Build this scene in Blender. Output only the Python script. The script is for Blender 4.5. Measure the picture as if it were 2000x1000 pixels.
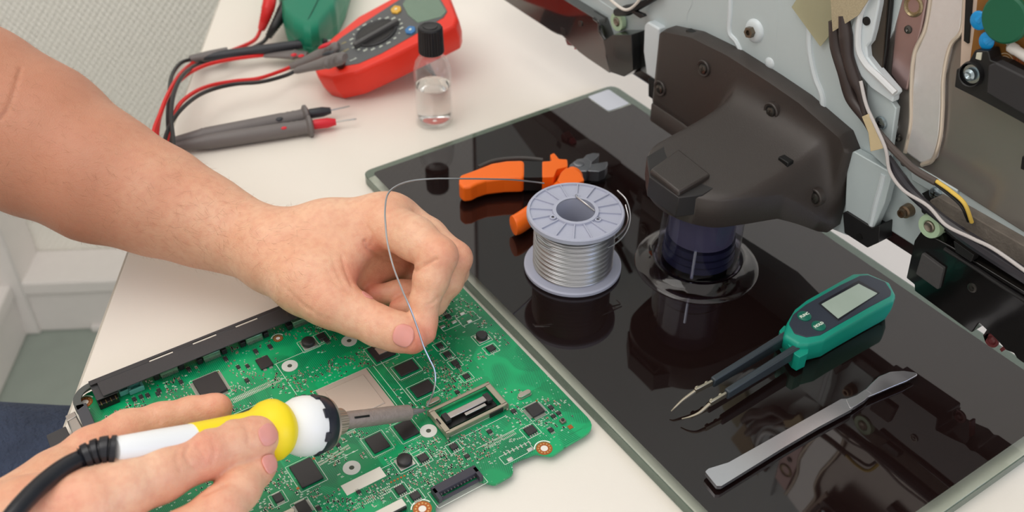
import bpy, math, random
import numpy as np
from mathutils import Matrix, Vector
random.seed(7)
for o in list(bpy.data.objects): bpy.data.objects.remove(o)
S = bpy.context.scene
COL = S.collection
PI = math.pi

# ---------------------------------------------------------------- camera
PITCH, YAW, ROLL, FPX, CAMH = .6826163, .9737234, .0088783, 1983.6, .43
def cam_axes():
    cp, sp, cy, sy = math.cos(PITCH), math.sin(PITCH), math.cos(YAW), math.sin(YAW)
    fw = np.array([cp*cy, cp*sy, -sp]); rt = np.array([sy, -cy, 0.]); up = np.cross(rt, fw)
    r2 = math.cos(ROLL)*rt + math.sin(ROLL)*up
    return np.array([r2, np.cross(r2, fw), -fw]).T
RC = cam_axes()
CP = np.array([0, 0, CAMH])
cam_data = bpy.data.cameras.new('camera'); cam = bpy.data.objects.new('camera', cam_data); COL.objects.link(cam)
m = Matrix.Identity(4)
for i in range(3):
    for j in range(3): m[i][j] = RC[i, j]
    m[i][3] = CP[i]
cam.matrix_world = m
cam_data.sensor_width = 36; cam_data.lens = FPX/2000*36; cam_data.clip_start = .01
cam_data.dof.use_dof = True; cam_data.dof.focus_distance = .56; cam_data.dof.aperture_fstop = 10
S.camera = cam
S.cycles.transparent_max_bounces = 40; S.cycles.max_bounces = 14; S.cycles.transmission_bounces = 14
S.view_settings.view_transform = 'Standard'; S.view_settings.look = 'None'
S.view_settings.exposure = 0.24; S.view_settings.gamma = 1; S.view_settings.use_curve_mapping = False

def ray(px, py): return RC @ np.array([px-1000., 500.-py, -FPX])
def W(px, py, z=0.):                    # survey of the photograph: the point of height z seen at (px, py)
    v = ray(px, py); return CP + (z-CAMH)/v[2]*v
def WX(px, py, x):                      # the same on the upright plane X = x
    v = ray(px, py); return CP + x/v[0]*v

# ---------------------------------------------------------------- light
world = bpy.data.worlds.new('world'); S.world = world; world.use_nodes = True
bg = world.node_tree.nodes['Background']; bg.inputs[0].default_value = (1.0, .965, .935, 1); bg.inputs[1].default_value = .86
def area(name, loc, target, sx, sy, power, col):
    d = bpy.data.lights.new(name, 'AREA'); d.shape = 'RECTANGLE'; d.size = sx; d.size_y = sy; d.energy = power; d.color = col
    o = bpy.data.objects.new(name, d); COL.objects.link(o); o.location = loc
    o.rotation_euler = (Vector(target)-Vector(loc)).to_track_quat('-Z', 'Y').to_euler(); return o
area('window_light', (-.40, .56, 1.05), (.3, .6, -.1), .8, .7, 3.6, (1, .97, .94))
area('ceiling_light', (.1, .9, 2.0), (.25, .4, 0), 1.2, 1.2, 6, (1, .95, .88))
area('side_window_light', (.9, -.9, .55), (.4, .3, 0), .8, .6, 5.5, (.3, .5, 1))

# ---------------------------------------------------------------- helpers
def lin(c):
    return tuple((x/12.92 if x <= .04045 else ((x+.055)/1.055)**2.4) for x in (v/255 for v in c))
MATS = {}
def mat(name, rgb, rough=.5, metal=0., bump=0., bscale=200., var=0., vscale=60., coat=0., trans=0., ior=1.45, spec=.5, sss=0., alpha=1., emit=None, bdist=.001):
    if name in MATS: return MATS[name]
    m = bpy.data.materials.new(name); m.use_nodes = True; nt = m.node_tree; b = nt.nodes['Principled BSDF']
    c = lin(rgb)
    b.inputs['Base Color'].default_value = (*c, 1); b.inputs['Roughness'].default_value = rough
    b.inputs['Metallic'].default_value = metal; b.inputs['IOR'].default_value = ior
    b.inputs['Specular IOR Level'].default_value = spec
    b.inputs['Coat Weight'].default_value = coat; b.inputs['Transmission Weight'].default_value = trans
    b.inputs['Alpha'].default_value = alpha
    if sss:
        b.inputs['Subsurface Weight'].default_value = sss; b.inputs['Subsurface Radius'].default_value = (.008, .003, .0015); b.inputs['Subsurface Scale'].default_value = 1
    if emit: b.inputs['Emission Color'].default_value = (*lin(emit[:3]), 1); b.inputs['Emission Strength'].default_value = emit[3]
    tc = nt.nodes.new('ShaderNodeTexCoord')
    n = nt.nodes.new('ShaderNodeTexNoise'); n.inputs['Scale'].default_value = vscale; n.inputs['Detail'].default_value = 5
    nt.links.new(tc.outputs['Object'], n.inputs['Vector'])
    v = max(var, .02)
    mx = nt.nodes.new('ShaderNodeMix'); mx.data_type = 'RGBA'
    mx.inputs[6].default_value = (*[x*(1-v) for x in c], 1); mx.inputs[7].default_value = (*[min(1, x*(1+v)) for x in c], 1)
    nt.links.new(n.outputs['Fac'], mx.inputs[0]); nt.links.new(mx.outputs[2], b.inputs['Base Color'])
    if bump:
        n2 = nt.nodes.new('ShaderNodeTexNoise'); n2.inputs['Scale'].default_value = bscale; n2.inputs['Detail'].default_value = 4
        nt.links.new(tc.outputs['Object'], n2.inputs['Vector'])
        bp = nt.nodes.new('ShaderNodeBump'); bp.inputs['Strength'].default_value = bump; bp.inputs['Distance'].default_value = bdist
        nt.links.new(n2.outputs['Fac'], bp.inputs['Height']); nt.links.new(bp.outputs['Normal'], b.inputs['Normal'])
    MATS[name] = m; return m

def empty(name, loc, label, cat, group=None, rot=None, M=None):
    o = bpy.data.objects.new(name, None); COL.objects.link(o); o.empty_display_size = .02
    if M is not None: o.matrix_basis = M
    else:
        o.location = loc
        if rot: o.rotation_euler = rot
    return tag(o, label, cat, group)
def tag(o, label=None, cat=None, group=None, kind=None):
    if label: o['label'] = label
    if cat: o['category'] = cat
    if group: o['group'] = group
    if kind: o['kind'] = kind
    return o
def wmat(o):
    M = o.matrix_basis.copy()
    while o.parent: o = o.parent; M = o.matrix_basis @ M
    return M
class MB:
    """collects shapes in world coordinates (or in those of M)"""
    def __init__(s, M=None): s.v = []; s.f = []; s.M = M
    def add(s, V, F):
        k = len(s.v)
        for p in V:
            p = Vector(p)
            s.v.append(s.M @ p if s.M is not None else p)
        s.f += [tuple(i+k for i in f) for f in F]; return s
    def box(s, c, d, T=None):
        c = Vector(c); V = []
        for z in (-1, 1):
            for y in (-1, 1):
                for x in (-1, 1):
                    p = Vector((x*d[0]/2, y*d[1]/2, z*d[2]/2))
                    V.append((T @ p if T is not None else p)+c)
        return s.add(V, [(0, 2, 3, 1), (4, 5, 7, 6), (0, 1, 5, 4), (2, 6, 7, 3), (0, 4, 6, 2), (1, 3, 7, 5)])
    def bar(s, a, b, w, h, up=(0, 0, 1), w2=None, h2=None):
        a = Vector(a); b = Vector(b); d = (b-a).normalized(); side = d.cross(Vector(up)).normalized(); u = side.cross(d)
        V = []
        for p, ww, hh in ((a, w, h), (b, w2 or w, h2 or h)):
            for sx, sy in ((-1, -1), (1, -1), (1, 1), (-1, 1)): V.append(p+side*sx*ww/2+u*sy*hh/2)
        return s.add(V, [(3, 2, 1, 0), (4, 5, 6, 7), (0, 1, 5, 4), (1, 2, 6, 5), (2, 3, 7, 6), (3, 0, 4, 7)])
    def tube(s, pts, r, n=10, cap=True, flat=None):
        pts = [Vector(p) for p in pts]; N = len(pts)
        if not hasattr(r, '__len__'): r = [r]*N
        up = Vector((0, 0, 1)); V = []; prev = None
        for i, p in enumerate(pts):
            d = (pts[min(i+1, N-1)]-pts[max(i-1, 0)]).normalized()
            if prev is None:
                a = up if abs(d.dot(up)) < .9 else Vector((1, 0, 0)); x = d.cross(a).normalized()
            else:
                x = prev-d*prev.dot(d); x = x.normalized() if x.length > 1e-9 else d.orthogonal().normalized()
            prev = x; y = x.cross(d)
            fy = flat if flat else 1
            for k in range(n):
                t = 2*PI*k/n; V.append(p+(x*math.cos(t)+y*math.sin(t)*fy)*r[i])
        F = []
        for i in range(N-1):
            for k in range(n):
                a = i*n+k; b = i*n+(k+1) % n; F.append((a, b, b+n, a+n))
        if cap: F.append(tuple(range(n))[::-1]); F.append(tuple((N-1)*n+k for k in range(n)))
        return s.add(V, F)
    def cyl(s, a, b, r, r2=None, n=24): return s.tube([a, b], [r, r2 if r2 is not None else r], n)
    def lathe(s, a, d, prof, n=48, cap=True):
        """prof: (distance along d, radius)"""
        a = Vector(a); d = Vector(d).normalized(); x = d.orthogonal().normalized(); y = d.cross(x); V = []
        for t, r in prof:
            for k in range(n):
                q = 2*PI*k/n; V.append(a+d*t+(x*math.cos(q)+y*math.sin(q))*r)
        F = []; N = len(prof)
        for i in range(N-1):
            for k in range(n):
                p = i*n+k; q = i*n+(k+1) % n; F.append((p, q, q+n, p+n))
        if cap: F.append(tuple(range(n))[::-1]); F.append(tuple((N-1)*n+k for k in range(n)))
        return s.add(V, F)
    def prism(s, poly, f0, f1):
        """poly: list of points, f0/f1 map a point to the two faces"""
        n = len(poly); V = [f0(p) for p in poly]+[f1(p) for p in poly]
        F = [tuple(range(n))[::-1], tuple(range(n, 2*n))]+[(i, (i+1) % n, (i+1) % n+n, i+n) for i in range(n)]
        return s.add(V, F)
    def sphere(s, c, r, nu=16, nv=10, sc=(1, 1, 1)):
        c = Vector(c); V = []; F = []
        for i in range(nv+1):
            t = PI*i/nv
            for k in range(nu):
                q = 2*PI*k/nu; V.append(c+Vector((math.sin(t)*math.cos(q)*sc[0], math.sin(t)*math.sin(q)*sc[1], math.cos(t)*sc[2]))*r)
        for i in range(nv):
            for k in range(nu):
                a = i*nu+k; b = i*nu+(k+1) % nu; F.append((a, a+nu, b+nu, b))
        return s.add(V, F)
    def build(s, name, material, parent=None, smooth=True, bevel=0, seg=2, kind=None, ang=35, label=None, sub=0):
        me = bpy.data.meshes.new(name)
        V = s.v
        if parent is not None:
            I = wmat(parent).inverted(); V = [I @ p for p in V]
        me.from_pydata([tuple(p) for p in V], [], s.f); me.validate(); me.update()
        o = bpy.data.objects.new(name, me); COL.objects.link(o)
        if isinstance(material, (list, tuple)):
            for q in material: me.materials.append(q)
        else: me.materials.append(material)
        import bmesh
        bm = bmesh.new(); bm.from_mesh(me); bmesh.ops.remove_doubles(bm, verts=bm.verts, dist=1e-7); bmesh.ops.recalc_face_normals(bm, faces=bm.faces); bm.to_mesh(me); bm.free()
        if smooth: me.shade_smooth(); me.set_sharp_from_angle(angle=math.radians(ang))
        if bevel:
            b = o.modifiers.new('bevel', 'BEVEL'); b.width = bevel; b.segments = seg; b.limit_method = 'ANGLE'; b.angle_limit = math.radians(40); b.harden_normals = False
        if sub:
            b = o.modifiers.new('sub', 'SUBSURF'); b.levels = sub; b.render_levels = sub
        if parent is not None: o.parent = parent
        if kind: o['kind'] = kind
        if label: o['label'] = label
        return o
def arc_poly(pts, r, n=5):
    """rounds the corners of a 2-D polygon by radius r (number or list)"""
    out = []; N = len(pts)
    for i in range(N):
        rr = r[i] if hasattr(r, '__len__') else r
        p = np.array(pts[i][:2], float); a = np.array(pts[i-1][:2], float)-p; b = np.array(pts[(i+1) % N][:2], float)-p
        la, lb = np.linalg.norm(a), np.linalg.norm(b)
        if rr <= 0 or la < 1e-9 or lb < 1e-9: out.append(tuple(p)); continue
        a /= la; b /= lb; c = np.clip(a @ b, -1, 1); half = math.acos(c)/2
        t = min(rr/max(math.tan(half), 1e-3), la*.45, lb*.45)
        p0 = p+a*t; p1 = p+b*t
        for k in range(n+1):
            s_ = k/n; out.append(tuple((1-s_)**2*p0+2*s_*(1-s_)*p+s_*s_*p1))
    return out
def smooth_path(pts, n=8):
    """Catmull-Rom through pts"""
    P_ = [np.array(p, float) for p in pts]; P_ = [2*P_[0]-P_[1]]+P_+[2*P_[-1]-P_[-2]]; out = []
    for i in range(1, len(P_)-2):
        for k in range(n):
            t = k/n; a, b, c, d = P_[i-1:i+3]
            out.append(.5*((2*b)+(-a+c)*t+(2*a-5*b+4*c-d)*t*t+(-a+3*b-3*c+d)*t**3))
    out.append(P_[-2]); return out
def lerp_r(rs, n):
    """radii spread over a smooth_path of len(rs) knots"""
    return list(np.interp(np.linspace(0, len(rs)-1, (len(rs)-1)*n+1), range(len(rs)), rs))
def rotz(a): return Matrix.Rotation(a, 4, 'Z')
def frame(o, x, z):
    """matrix with origin o, x axis along x, z axis near z"""
    x = Vector(x).normalized(); y = Vector(z).cross(x).normalized(); z = x.cross(y)
    M = Matrix.Identity(4)
    for i in range(3): M[i][0] = x[i]; M[i][1] = y[i]; M[i][2] = z[i]; M[i][3] = o[i]
    return M
def text_mesh(name, body, size, M, material, parent, extrude=.0001, bold=0.):
    cu = bpy.data.curves.new(name, 'FONT'); cu.body = body; cu.size = size; cu.extrude = extrude; cu.align_x = 'CENTER'; cu.align_y = 'CENTER'; cu.offset = bold
    t = bpy.data.objects.new('tmp', cu); COL.objects.link(t)
    dg = bpy.context.evaluated_depsgraph_get(); me = bpy.data.meshes.new_from_object(t.evaluated_get(dg)); bpy.data.objects.remove(t)
    I = wmat(parent).inverted() @ M; me.transform(I); me.name = name; me.materials.clear(); me.materials.append(material)
    o = bpy.data.objects.new(name, me); COL.objects.link(o); o.parent = parent; return o
def bez(m, b, name):
    return m
# ---------------------------------------------------------------- room (axes of the room: U away along the desk edge, V across)
UU = np.array([.503, .8643]); VV = np.array([.8643, -.503])
a0 = W(56, 648, -.72); UF = float(a0[:2] @ UU); VL = float(a0[:2] @ VV)      # front of far trunking, front of left trunking
def uv(u, v, z): return Vector((UU[0]*u+VV[0]*v, UU[1]*u+VV[1]*v, z))
MU = Matrix(((VV[0], UU[0], 0, 0), (VV[1], UU[1], 0, 0), (0, 0, 1, 0), (0, 0, 0, 1)))    # local x = V, y = U
def wallpaper():
    m = bpy.data.materials.new('woven_wallpaper'); m.use_nodes = True; nt = m.node_tree; b = nt.nodes['Principled BSDF']
    b.inputs['Base Color'].default_value = (*lin((250, 247, 238)), 1); b.inputs['Roughness'].default_value = .7
    tc = nt.nodes.new('ShaderNodeTexCoord'); mp = nt.nodes.new('ShaderNodeMapping'); mp.inputs['Rotation'].default_value = (0, 0, 0)
    nt.links.new(tc.outputs['Object'], mp.inputs[0])
    sep = nt.nodes.new('ShaderNodeSeparateXYZ'); nt.links.new(mp.outputs[0], sep.inputs[0])
    def mth(op, a, bb=None, c=None):
        n = nt.nodes.new('ShaderNodeMath'); n.operation = op
        for i, q in enumerate((a, bb, c)):
            if q is None: continue
            if isinstance(q, (int, float)): n.inputs[i].default_value = q
            else: nt.links.new(q, n.inputs[i])
        return n.outputs[0]
    K = 2*PI/.013
    s1 = mth('SINE', mth('MULTIPLY', sep.outputs[0], K*1.35))
    s2 = mth('SINE', mth('MULTIPLY', sep.outputs[2], K*1.05))
    no = nt.nodes.new('ShaderNodeTexNoise'); no.inputs['Scale'].default_value = 120; nt.links.new(tc.outputs['Object'], no.inputs['Vector'])
    h = mth('ADD', mth('MULTIPLY', s1, s2), mth('MULTIPLY', no.outputs['Fac'], 1.2))
    bp = nt.nodes.new('ShaderNodeBump'); bp.inputs['Strength'].default_value = 1; bp.inputs['Distance'].default_value = .0009
    nt.links.new(h, bp.inputs['Height']); nt.links.new(bp.outputs['Normal'], b.inputs['Normal']); return m
M_floor = mat('vinyl_floor', (150, 160, 152), rough=.32, var=.1, vscale=25)
M_white = mat('white_trunking', (236, 231, 228), rough=.4, var=.03)
M_wallp = wallpaper()
ZF = -.72; ZT = -.612; DT = .078
MB(MU).box((-.0, .6, ZF-.02), (4.4, 5.2, .04)).build('floor', M_floor, smooth=False, kind='structure')
# far wall (woven paper above the trunking) - object space x = V, z = up
def panel(name, M, c, d, material, bevel=0):
    b = MB().box((0, 0, 0), d); o = b.build(name, material, smooth=False, bevel=bevel, kind='structure'); o.matrix_basis = M @ Matrix.Translation(c); return o
panel('wall_far', MU, (.6, UF+DT+.03, .64), (3.0, .06, 2.72), M_wallp)
panel('wall_left', MU, (VL-DT-.03, .3, .64), (.06, 4.4, 2.72), mat('left_wall_paint', (222, 220, 212), rough=.6))
b = MB(MU); L0 = VL-DT; H = ZT-ZF
b.box(((L0+2.0)/2, UF+DT/2, ZF+.052), (2.0-L0, DT, .104)); b.build('baseboard_far', M_white, bevel=.003, kind='structure')
MB(MU).box(((L0+2.0)/2, UF+DT/2-.003, ZT-.013), (2.0-L0, DT+.006, .026)).build('trim_1', M_white, bevel=.004, kind='structure')
b = MB(MU); b.box((VL-DT/2, (UF-1.5)/2-.005, ZF+.052), (DT, UF+1.5, .104)); b.build('baseboard_left', M_white, bevel=.003, kind='structure')
MB(MU).box((VL-DT/2+.003, (UF-1.5)/2-.003, ZT-.013), (DT+.006, UF+1.5-.006, .026)).build('trim_2', M_white, bevel=.004, kind='structure')
MB(MU).box((1.0, UF-.004, ZF+.006), (3.2, .008, .012)).build('trim_3', M_white, bevel=.002, kind='structure')
# square pillar casing standing in the corner
MB(MU).box((VL-.004, UF+.035, ZF+1.5), (.052, .086, 3.0)).build('trim_4', M_white, bevel=.004, kind='structure')
MB(MU).box((VL-.058, UF+.03, ZF+1.5), (.055, .07, 3.0)).build('trim_5', M_white, bevel=.003, kind='structure')
# ---------------------------------------------------------------- desk
VE = -float(0)
e1 = W(425, 0); VE = float((W(425, 0)[:2] @ VV+W(165, 745)[:2] @ VV)/2)
desk = empty('desk', uv(.2, .6, ZF), 'cream white laminate desk carrying the tools and the opened screen', 'desk')
M_desk = mat('cream_laminate', (238, 231, 220), rough=.33, var=.012, vscale=9, bump=.04, bscale=900)
U1 = UF+DT-.004; U0 = -.55; V1 = VE+1.5
MB(MU).box(((VE+V1)/2, (U0+U1)/2, -.0125), (V1-VE, U1-U0, .025)).build('tabletop', M_desk, desk, bevel=.0012)
M_edge = mat('desk_edge_band', (196, 190, 178), rough=.5)
MB(MU).box((VE-.0006, (U0+U1)/2, -.0125), (.0012, U1-U0, .023)).build('edge_band', M_edge, desk)
for (u_, v_) in ((U1-.12, VE+.12), (U1-.12, V1-.1), (U0+.1, VE+.2), (U0+.1, V1-.1)):
    MB(MU).box((v_, u_, (ZF-.025)/2), (.05, .05, -.025-ZF)).build('leg', M_white, desk, bevel=.003)
# ---------------------------------------------------------------- clear materials (thin clear plastic, glass)
def clearmat(name, tint, rough=.03, ior=1.48, body=0., bodycol=(200, 200, 200)):
    if name in MATS: return MATS[name]
    m = bpy.data.materials.new(name); m.use_nodes = True; nt = m.node_tree; nt.nodes.clear()
    N = nt.nodes.new; L = nt.links.new
    out = N('ShaderNodeOutputMaterial'); tr = N('ShaderNodeBsdfTransparent'); gl = N('ShaderNodeBsdfGlossy'); mx = N('ShaderNodeMixShader'); fr = N('ShaderNodeFresnel')
    ge = N('ShaderNodeNewGeometry'); ma = N('ShaderNodeMath'); ma.operation = 'MULTIPLY_ADD'
    L(ge.outputs['Backfacing'], ma.inputs[0]); ma.inputs[1].default_value = 1/ior-ior; ma.inputs[2].default_value = ior; L(ma.outputs[0], fr.inputs[0])
    tr.inputs[0].default_value = (*lin(tint), 1); gl.inputs['Roughness'].default_value = rough; gl.inputs['Color'].default_value = (1, 1, 1, 1)
    L(fr.outputs[0], mx.inputs[0]); L(tr.outputs[0], mx.inputs[1]); L(gl.outputs[0], mx.inputs[2])
    last = mx.outputs[0]
    if body:
        df = N('ShaderNodeBsdfDiffuse'); df.inputs[0].default_value = (*lin(bodycol), 1); m2 = N('ShaderNodeMixShader'); m2.inputs[0].default_value = body
        L(last, m2.inputs[1]); L(df.outputs[0], m2.inputs[2]); last = m2.outputs[0]
    L(last, out.inputs[0]); MATS[name] = m; return m
# ---------------------------------------------------------------- the opened flat screen and its stand
GX0, GX1, GY0, GY1, GT = .2545, .4888, .1392, .5712, .008
tv = empty('television', (.41, .355, 0), 'opened flat-screen television seen from behind, on a black glass stand', 'television')
M_glass = clearmat('clear_glass', (248, 251, 249), .01, 1.5)
M_print = mat('black_backprint', (26, 16, 15), rough=.03, spec=.5, ior=1.62)
def rrect(x0, y0, x1, y1, r, n=6): return arc_poly([(x0, y0), (x1, y0), (x1, y1), (x0, y1)], r, n)
Z3 = lambda z: (lambda p: (p[0], p[1], z))
MB().prism(rrect(GX0, GY0, GX1, GY1, .009), Z3(0.0006), Z3(GT)).build('stand_glass', M_glass, tv, bevel=.0011, seg=3)
ins = .0062
M_gedge = clearmat('glass_edge', (196, 208, 202), .05, 1.5, body=.25, bodycol=(110, 116, 110))
o_ = rrect(GX0-.0003, GY0-.0003, GX1+.0003, GY1+.0003, .009); i_ = rrect(GX0+.0004, GY0+.0004, GX1-.0004, GY1-.0004, .0088); n_ = len(o_); V = []; F = []
for pt in (o_, i_):
    for z in (.0008, GT-.0006): V += [(a, b_, z) for a, b_ in pt]
for k in range(n_):
    q = (k+1) % n_
    for a, b_ in ((0, 1), (1, 3), (3, 2), (2, 0)): F.append((a*n_+k, a*n_+q, b_*n_+q, b_*n_+k))
MB().add(V, F).build('glass_rim', M_gedge, tv, ang=40)
pr = arc_poly([(GX0+ins, GY0+ins+.002), (GX1-.007, GY0+ins+.002), (GX1-.007, .5375), (.4575, .5375), (.4575, .5655), (GX0+ins, .5655)], [.003, .003, 0, 0, 0, .003], 3)
MB().prism(pr, Z3(GT-.0004), Z3(GT+.00005)).build('stand_underlay', M_print, tv, smooth=False)
MB().prism(arc_poly([(.4585, .5395), (GX1-.0085, .5395), (GX1-.0085, .5665), (.4585, .5665)], .002, 3), Z3(GT-.0003), Z3(GT+.00005)).build('sticker', mat('pale_sticker', (205, 208, 214), rough=.4), tv, smooth=False, label='blank pale sticker in the glass corner')
for x_, y_ in ((GX0+.03, GY0+.03), (GX1-.03, GY0+.03), (GX0+.03, GY1-.03), (GX1-.03, GY1-.03)):
    MB().cyl((x_, y_, 0), (x_, y_, .0006), .008, n=16).build('foot', M_print, tv)
NC = (.388, .3565)
M_acr = clearmat('clear_acrylic', (232, 233, 246), .06, 1.49)
M_disc = clearmat('clear_disc', (240, 234, 236), .08, 1.49)
z0 = GT
MB().lathe((NC[0], NC[1], z0), (0, 0, 1), [(0, .0398), (.0006, .0402), (.0012, .0397), (.0020, .0370), (.0034, .0338), (.0054, .0308), (.0070, .0294), (.0072, .0285), (.0066, .0277), (.0062, .0272), (.006, .001)], n=64).build('neck_disc', M_disc, tv)
MB().lathe((NC[0], NC[1], z0+.0061), (0, 0, 1), [(0, .0262), (.0012, .0272), (.0045, .0262), (.056, .0255), (.056, .0001)], n=64).build('stand_neck', M_acr, tv)
M_inner = mat('neck_core', (52, 52, 78), rough=.3, metal=.5)
b = MB()
for k, (za, zb, rr) in enumerate([(.003, .0075, .0232), (.0082, .0125, .0228), (.0135, .018, .0222)]):
    b.lathe((NC[0], NC[1], z0+.0061+za), (0, 0, 1), [(0, .018), (0, rr), (zb-za, rr), (zb-za, .018)], n=48, cap=False)
b.build('neck_ring', M_inner, tv, kind=None)
MB().cyl((NC[0], NC[1], z0+.026), (NC[0], NC[1], z0+.0615), .0212, n=48).build('neck_core', mat('lavender_core', (84, 80, 98), rough=.25), tv)
MB().tube([(NC[0]-.0195, NC[1]-.016, z0+.008), (NC[0]-.0195, NC[1]-.016, z0+.03)], .0011, 8).build('neck_rod', mat('bright_rod', (210, 215, 235), rough=.2, metal=.9), tv)
# neck cover
M_cov = mat('cover_plastic', (56, 49, 46), rough=.42, bump=.35, bscale=1400, var=.05, bdist=.0003, spec=.6)
ycs = [.302, .3095, .3435, .369, .406, .44, .468, .473]; zcs = [.1045, .1125, .1195, .1215, .1232, .1213, .114, .1085]
def sst(t): t = max(0., min(1., t)); return t*t*(3-2*t)
def cov_prof(y):
    dy = abs(y-NC[1]); w = 1-sst((dy-.034)/.03)
    zr = .047+.040*w; zbm = .040+.0265*w
    if y > .40: k = sst((y-.40)/.04); zr = zr*(1-k)+.055*k
    P_ = .050*(1-sst((dy-.030)/.030))+math.sqrt(max(0, .0400**2-dy*dy))*1.0
    zt = float(np.interp(y, ycs, zcs)); return zr, zbm, P_, zt
NYc, NV = 90, 26; V = []; F = []
for i in range(NYc+1):
    y = .302+(.473-.302)*i/NYc; zr, zbm, P_, zt = cov_prof(y)
    e = min(1, min(y-.302, .473-y)/.004); xe = .4405+.004*(1-math.sqrt(max(0, 1-(1-e)**2)))
    rows = [(.452, zt), (.4445, zt)]
    rows.append((xe, zt-.0015))
    for k in range(1, NV+1):
        t = k/NV; z = zt-.0015+(zr-zt+.0015)*t
        s_ = max(0, min(1, 1-(z-zr)/(.031))); s_ = s_**4.2
        rows.append((xe-P_*s_, z))
    rows[-1] = (rows[-1][0]+.0006, rows[-1][1]); rows.append((rows[-1][0]-.0012, zr-.0012)); rows.append((xe-P_-.0002, zbm+.0008)); rows.append((xe-P_+.001, zbm)); rows.append((.452, zbm+.002))
    V += [(x, y, z) for x, z in rows]; nr = len(rows)
for i in range(NYc):
    for k in range(nr-1):
        a = i*nr+k; F.append((a, a+1, a+nr+1, a+nr))
F.append(tuple(range(nr))); F.append(tuple(NYc*nr+k for k in range(nr))[::-1])
F += [(i*nr+nr-1, i*nr, (i+1)*nr, (i+1)*nr+nr-1) for i in range(NYc)]
def cov_x(y, z):
    zr, zbm, P_, zt = cov_prof(y)
    return .4405-P_*max(0, min(1, 1-(z-zr)/.031))**4.2
def on_cover(px, py):
    for x in np.arange(.33, .4405, .0004):
        p = WX(px, py, x)
        if x >= cov_x(p[1], p[2]): break
    return p
cover = MB().add(V, F).build('neck_cover', M_cov, tv, ang=50)
M_scr = mat('dark_screw', (95, 92, 88), rough=.3, metal=.9); M_blk = mat('black_recess', (12, 11, 11), rough=.5)
for px, py in ((1375, 133), (1290, 172), (1507, 217), (1592, 385)):
    p = on_cover(px, py); xo = p[0]
    b = MB(); b.lathe((xo-.0009, p[1], p[2]), (1, 0, 0), [(0, .0035), (-.0006, .0052), (0, .0058), (.004, .0058), (.004, .0035)], n=24, cap=False); b.build('screw_collar', M_cov, cover)
    MB().lathe((xo-.0004, p[1], p[2]), (1, 0, 0), [(-.0007, .0008), (-.0007, .0046), (.001, .0046)], n=24).build('recess', M_blk, cover)
    b = MB(); b.lathe((xo-.0004, p[1]-.0006, p[2]), (-1, 0, 0), [(.0006, .0033), (.0018, .003), (.0022, .0014)], n=16)
    b.box((xo-.0026, p[1]-.0006, p[2]), (.0006, .0035, .0007)); b.box((xo-.0026, p[1]-.0006, p[2]), (.0006, .0007, .0035)); b.build('screw', M_scr, cover)
p = on_cover(1533, 316); MB().box((p[0]+.0006, p[1], p[2]), (.005, .008, .0042)).build('slot', M_blk, cover, bevel=.0005)
# raised block in the collar pocket
q = [W(1325, 290, .0915), W(1388, 340, .0915), W(1326, 374, .0915), W(1270, 330, .0915)]
MB().prism([(a[0], a[1]) for a in q], Z3(.072), Z3(.0915)).build('cover_block', M_cov, cover, bevel=.0012)
q = [W(1263, 305, .0882), W(1302, 282, .0882), W(1340, 292, .0882), W(1399, 350, .0882), W(1398, 366, .0882), W(1372, 380, .0882), W(1325, 386, .0882), W(1268, 345, .0882)]
MB().prism([(a[0], a[1]) for a in q], Z3(.074), Z3(.0882)).build('cover_pocket', mat('pocket_shade', (40, 37, 37), rough=.5), cover, bevel=.0006)  # cover plastic darkened, so its colour carries the pocket's shade
for px, py, ln in ((1365, 68, .016), (1570, 190, .018)):
    p = WX(px, py, .450); MB().box((.4475, p[1], p[2]), (.005, ln, .004)).build('clip_tab', M_blk, cover, bevel=.0008)

# ---- upright sheet parts: outlines surveyed on planes X = const, thickness along X
def plate(name, pix, x, t, material, parent=tv, r=4, bevel=.0006, n=4, **kw):
    poly = arc_poly(pix, r, n); pts = [WX(a, b_, x) for a, b_ in poly]
    return MB().prism(pts, lambda p: (x, p[1], p[2]), lambda p: (x+t, p[1], p[2])).build(name, material, parent, bevel=bevel, **kw)
def xtube(name, pix, x, r, material, parent=tv, n=8, k=8, **kw):
    kn = [WX(a[0], a[1], a[2] if len(a) > 2 else x) for a in pix]
    rr = lerp_r(r, k) if hasattr(r, '__len__') else r
    return MB().tube(smooth_path(kn, k), rr, n).build(name, material, parent, **kw)
M_paint = mat('galvanised_sheet', (190, 201, 203), rough=.42, metal=.12, var=.04, vscale=30)
M_light = mat('pale_sheet', (210, 218, 222), rough=.42, metal=.08, var=.03)
M_steel = mat('brushed_steel', (176, 172, 168), rough=.3, metal=.85, var=.06, vscale=200)
M_gloss = mat('gloss_black', (14, 12, 12), rough=.16, spec=.6, coat=.3)
M_satin = mat('satin_black', (27, 26, 27), rough=.42)
M_maroon = mat('bezel_maroon', (34, 12, 14), rough=.2)
MB().box((.462, .2725, .335), (.012, .945, .562)).build('screen_front', M_maroon, tv, bevel=.002)
MB().box((.458, .272, .34), (.005, .93, .556)).build('rear_panel', M_paint, tv, bevel=.001)
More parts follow.
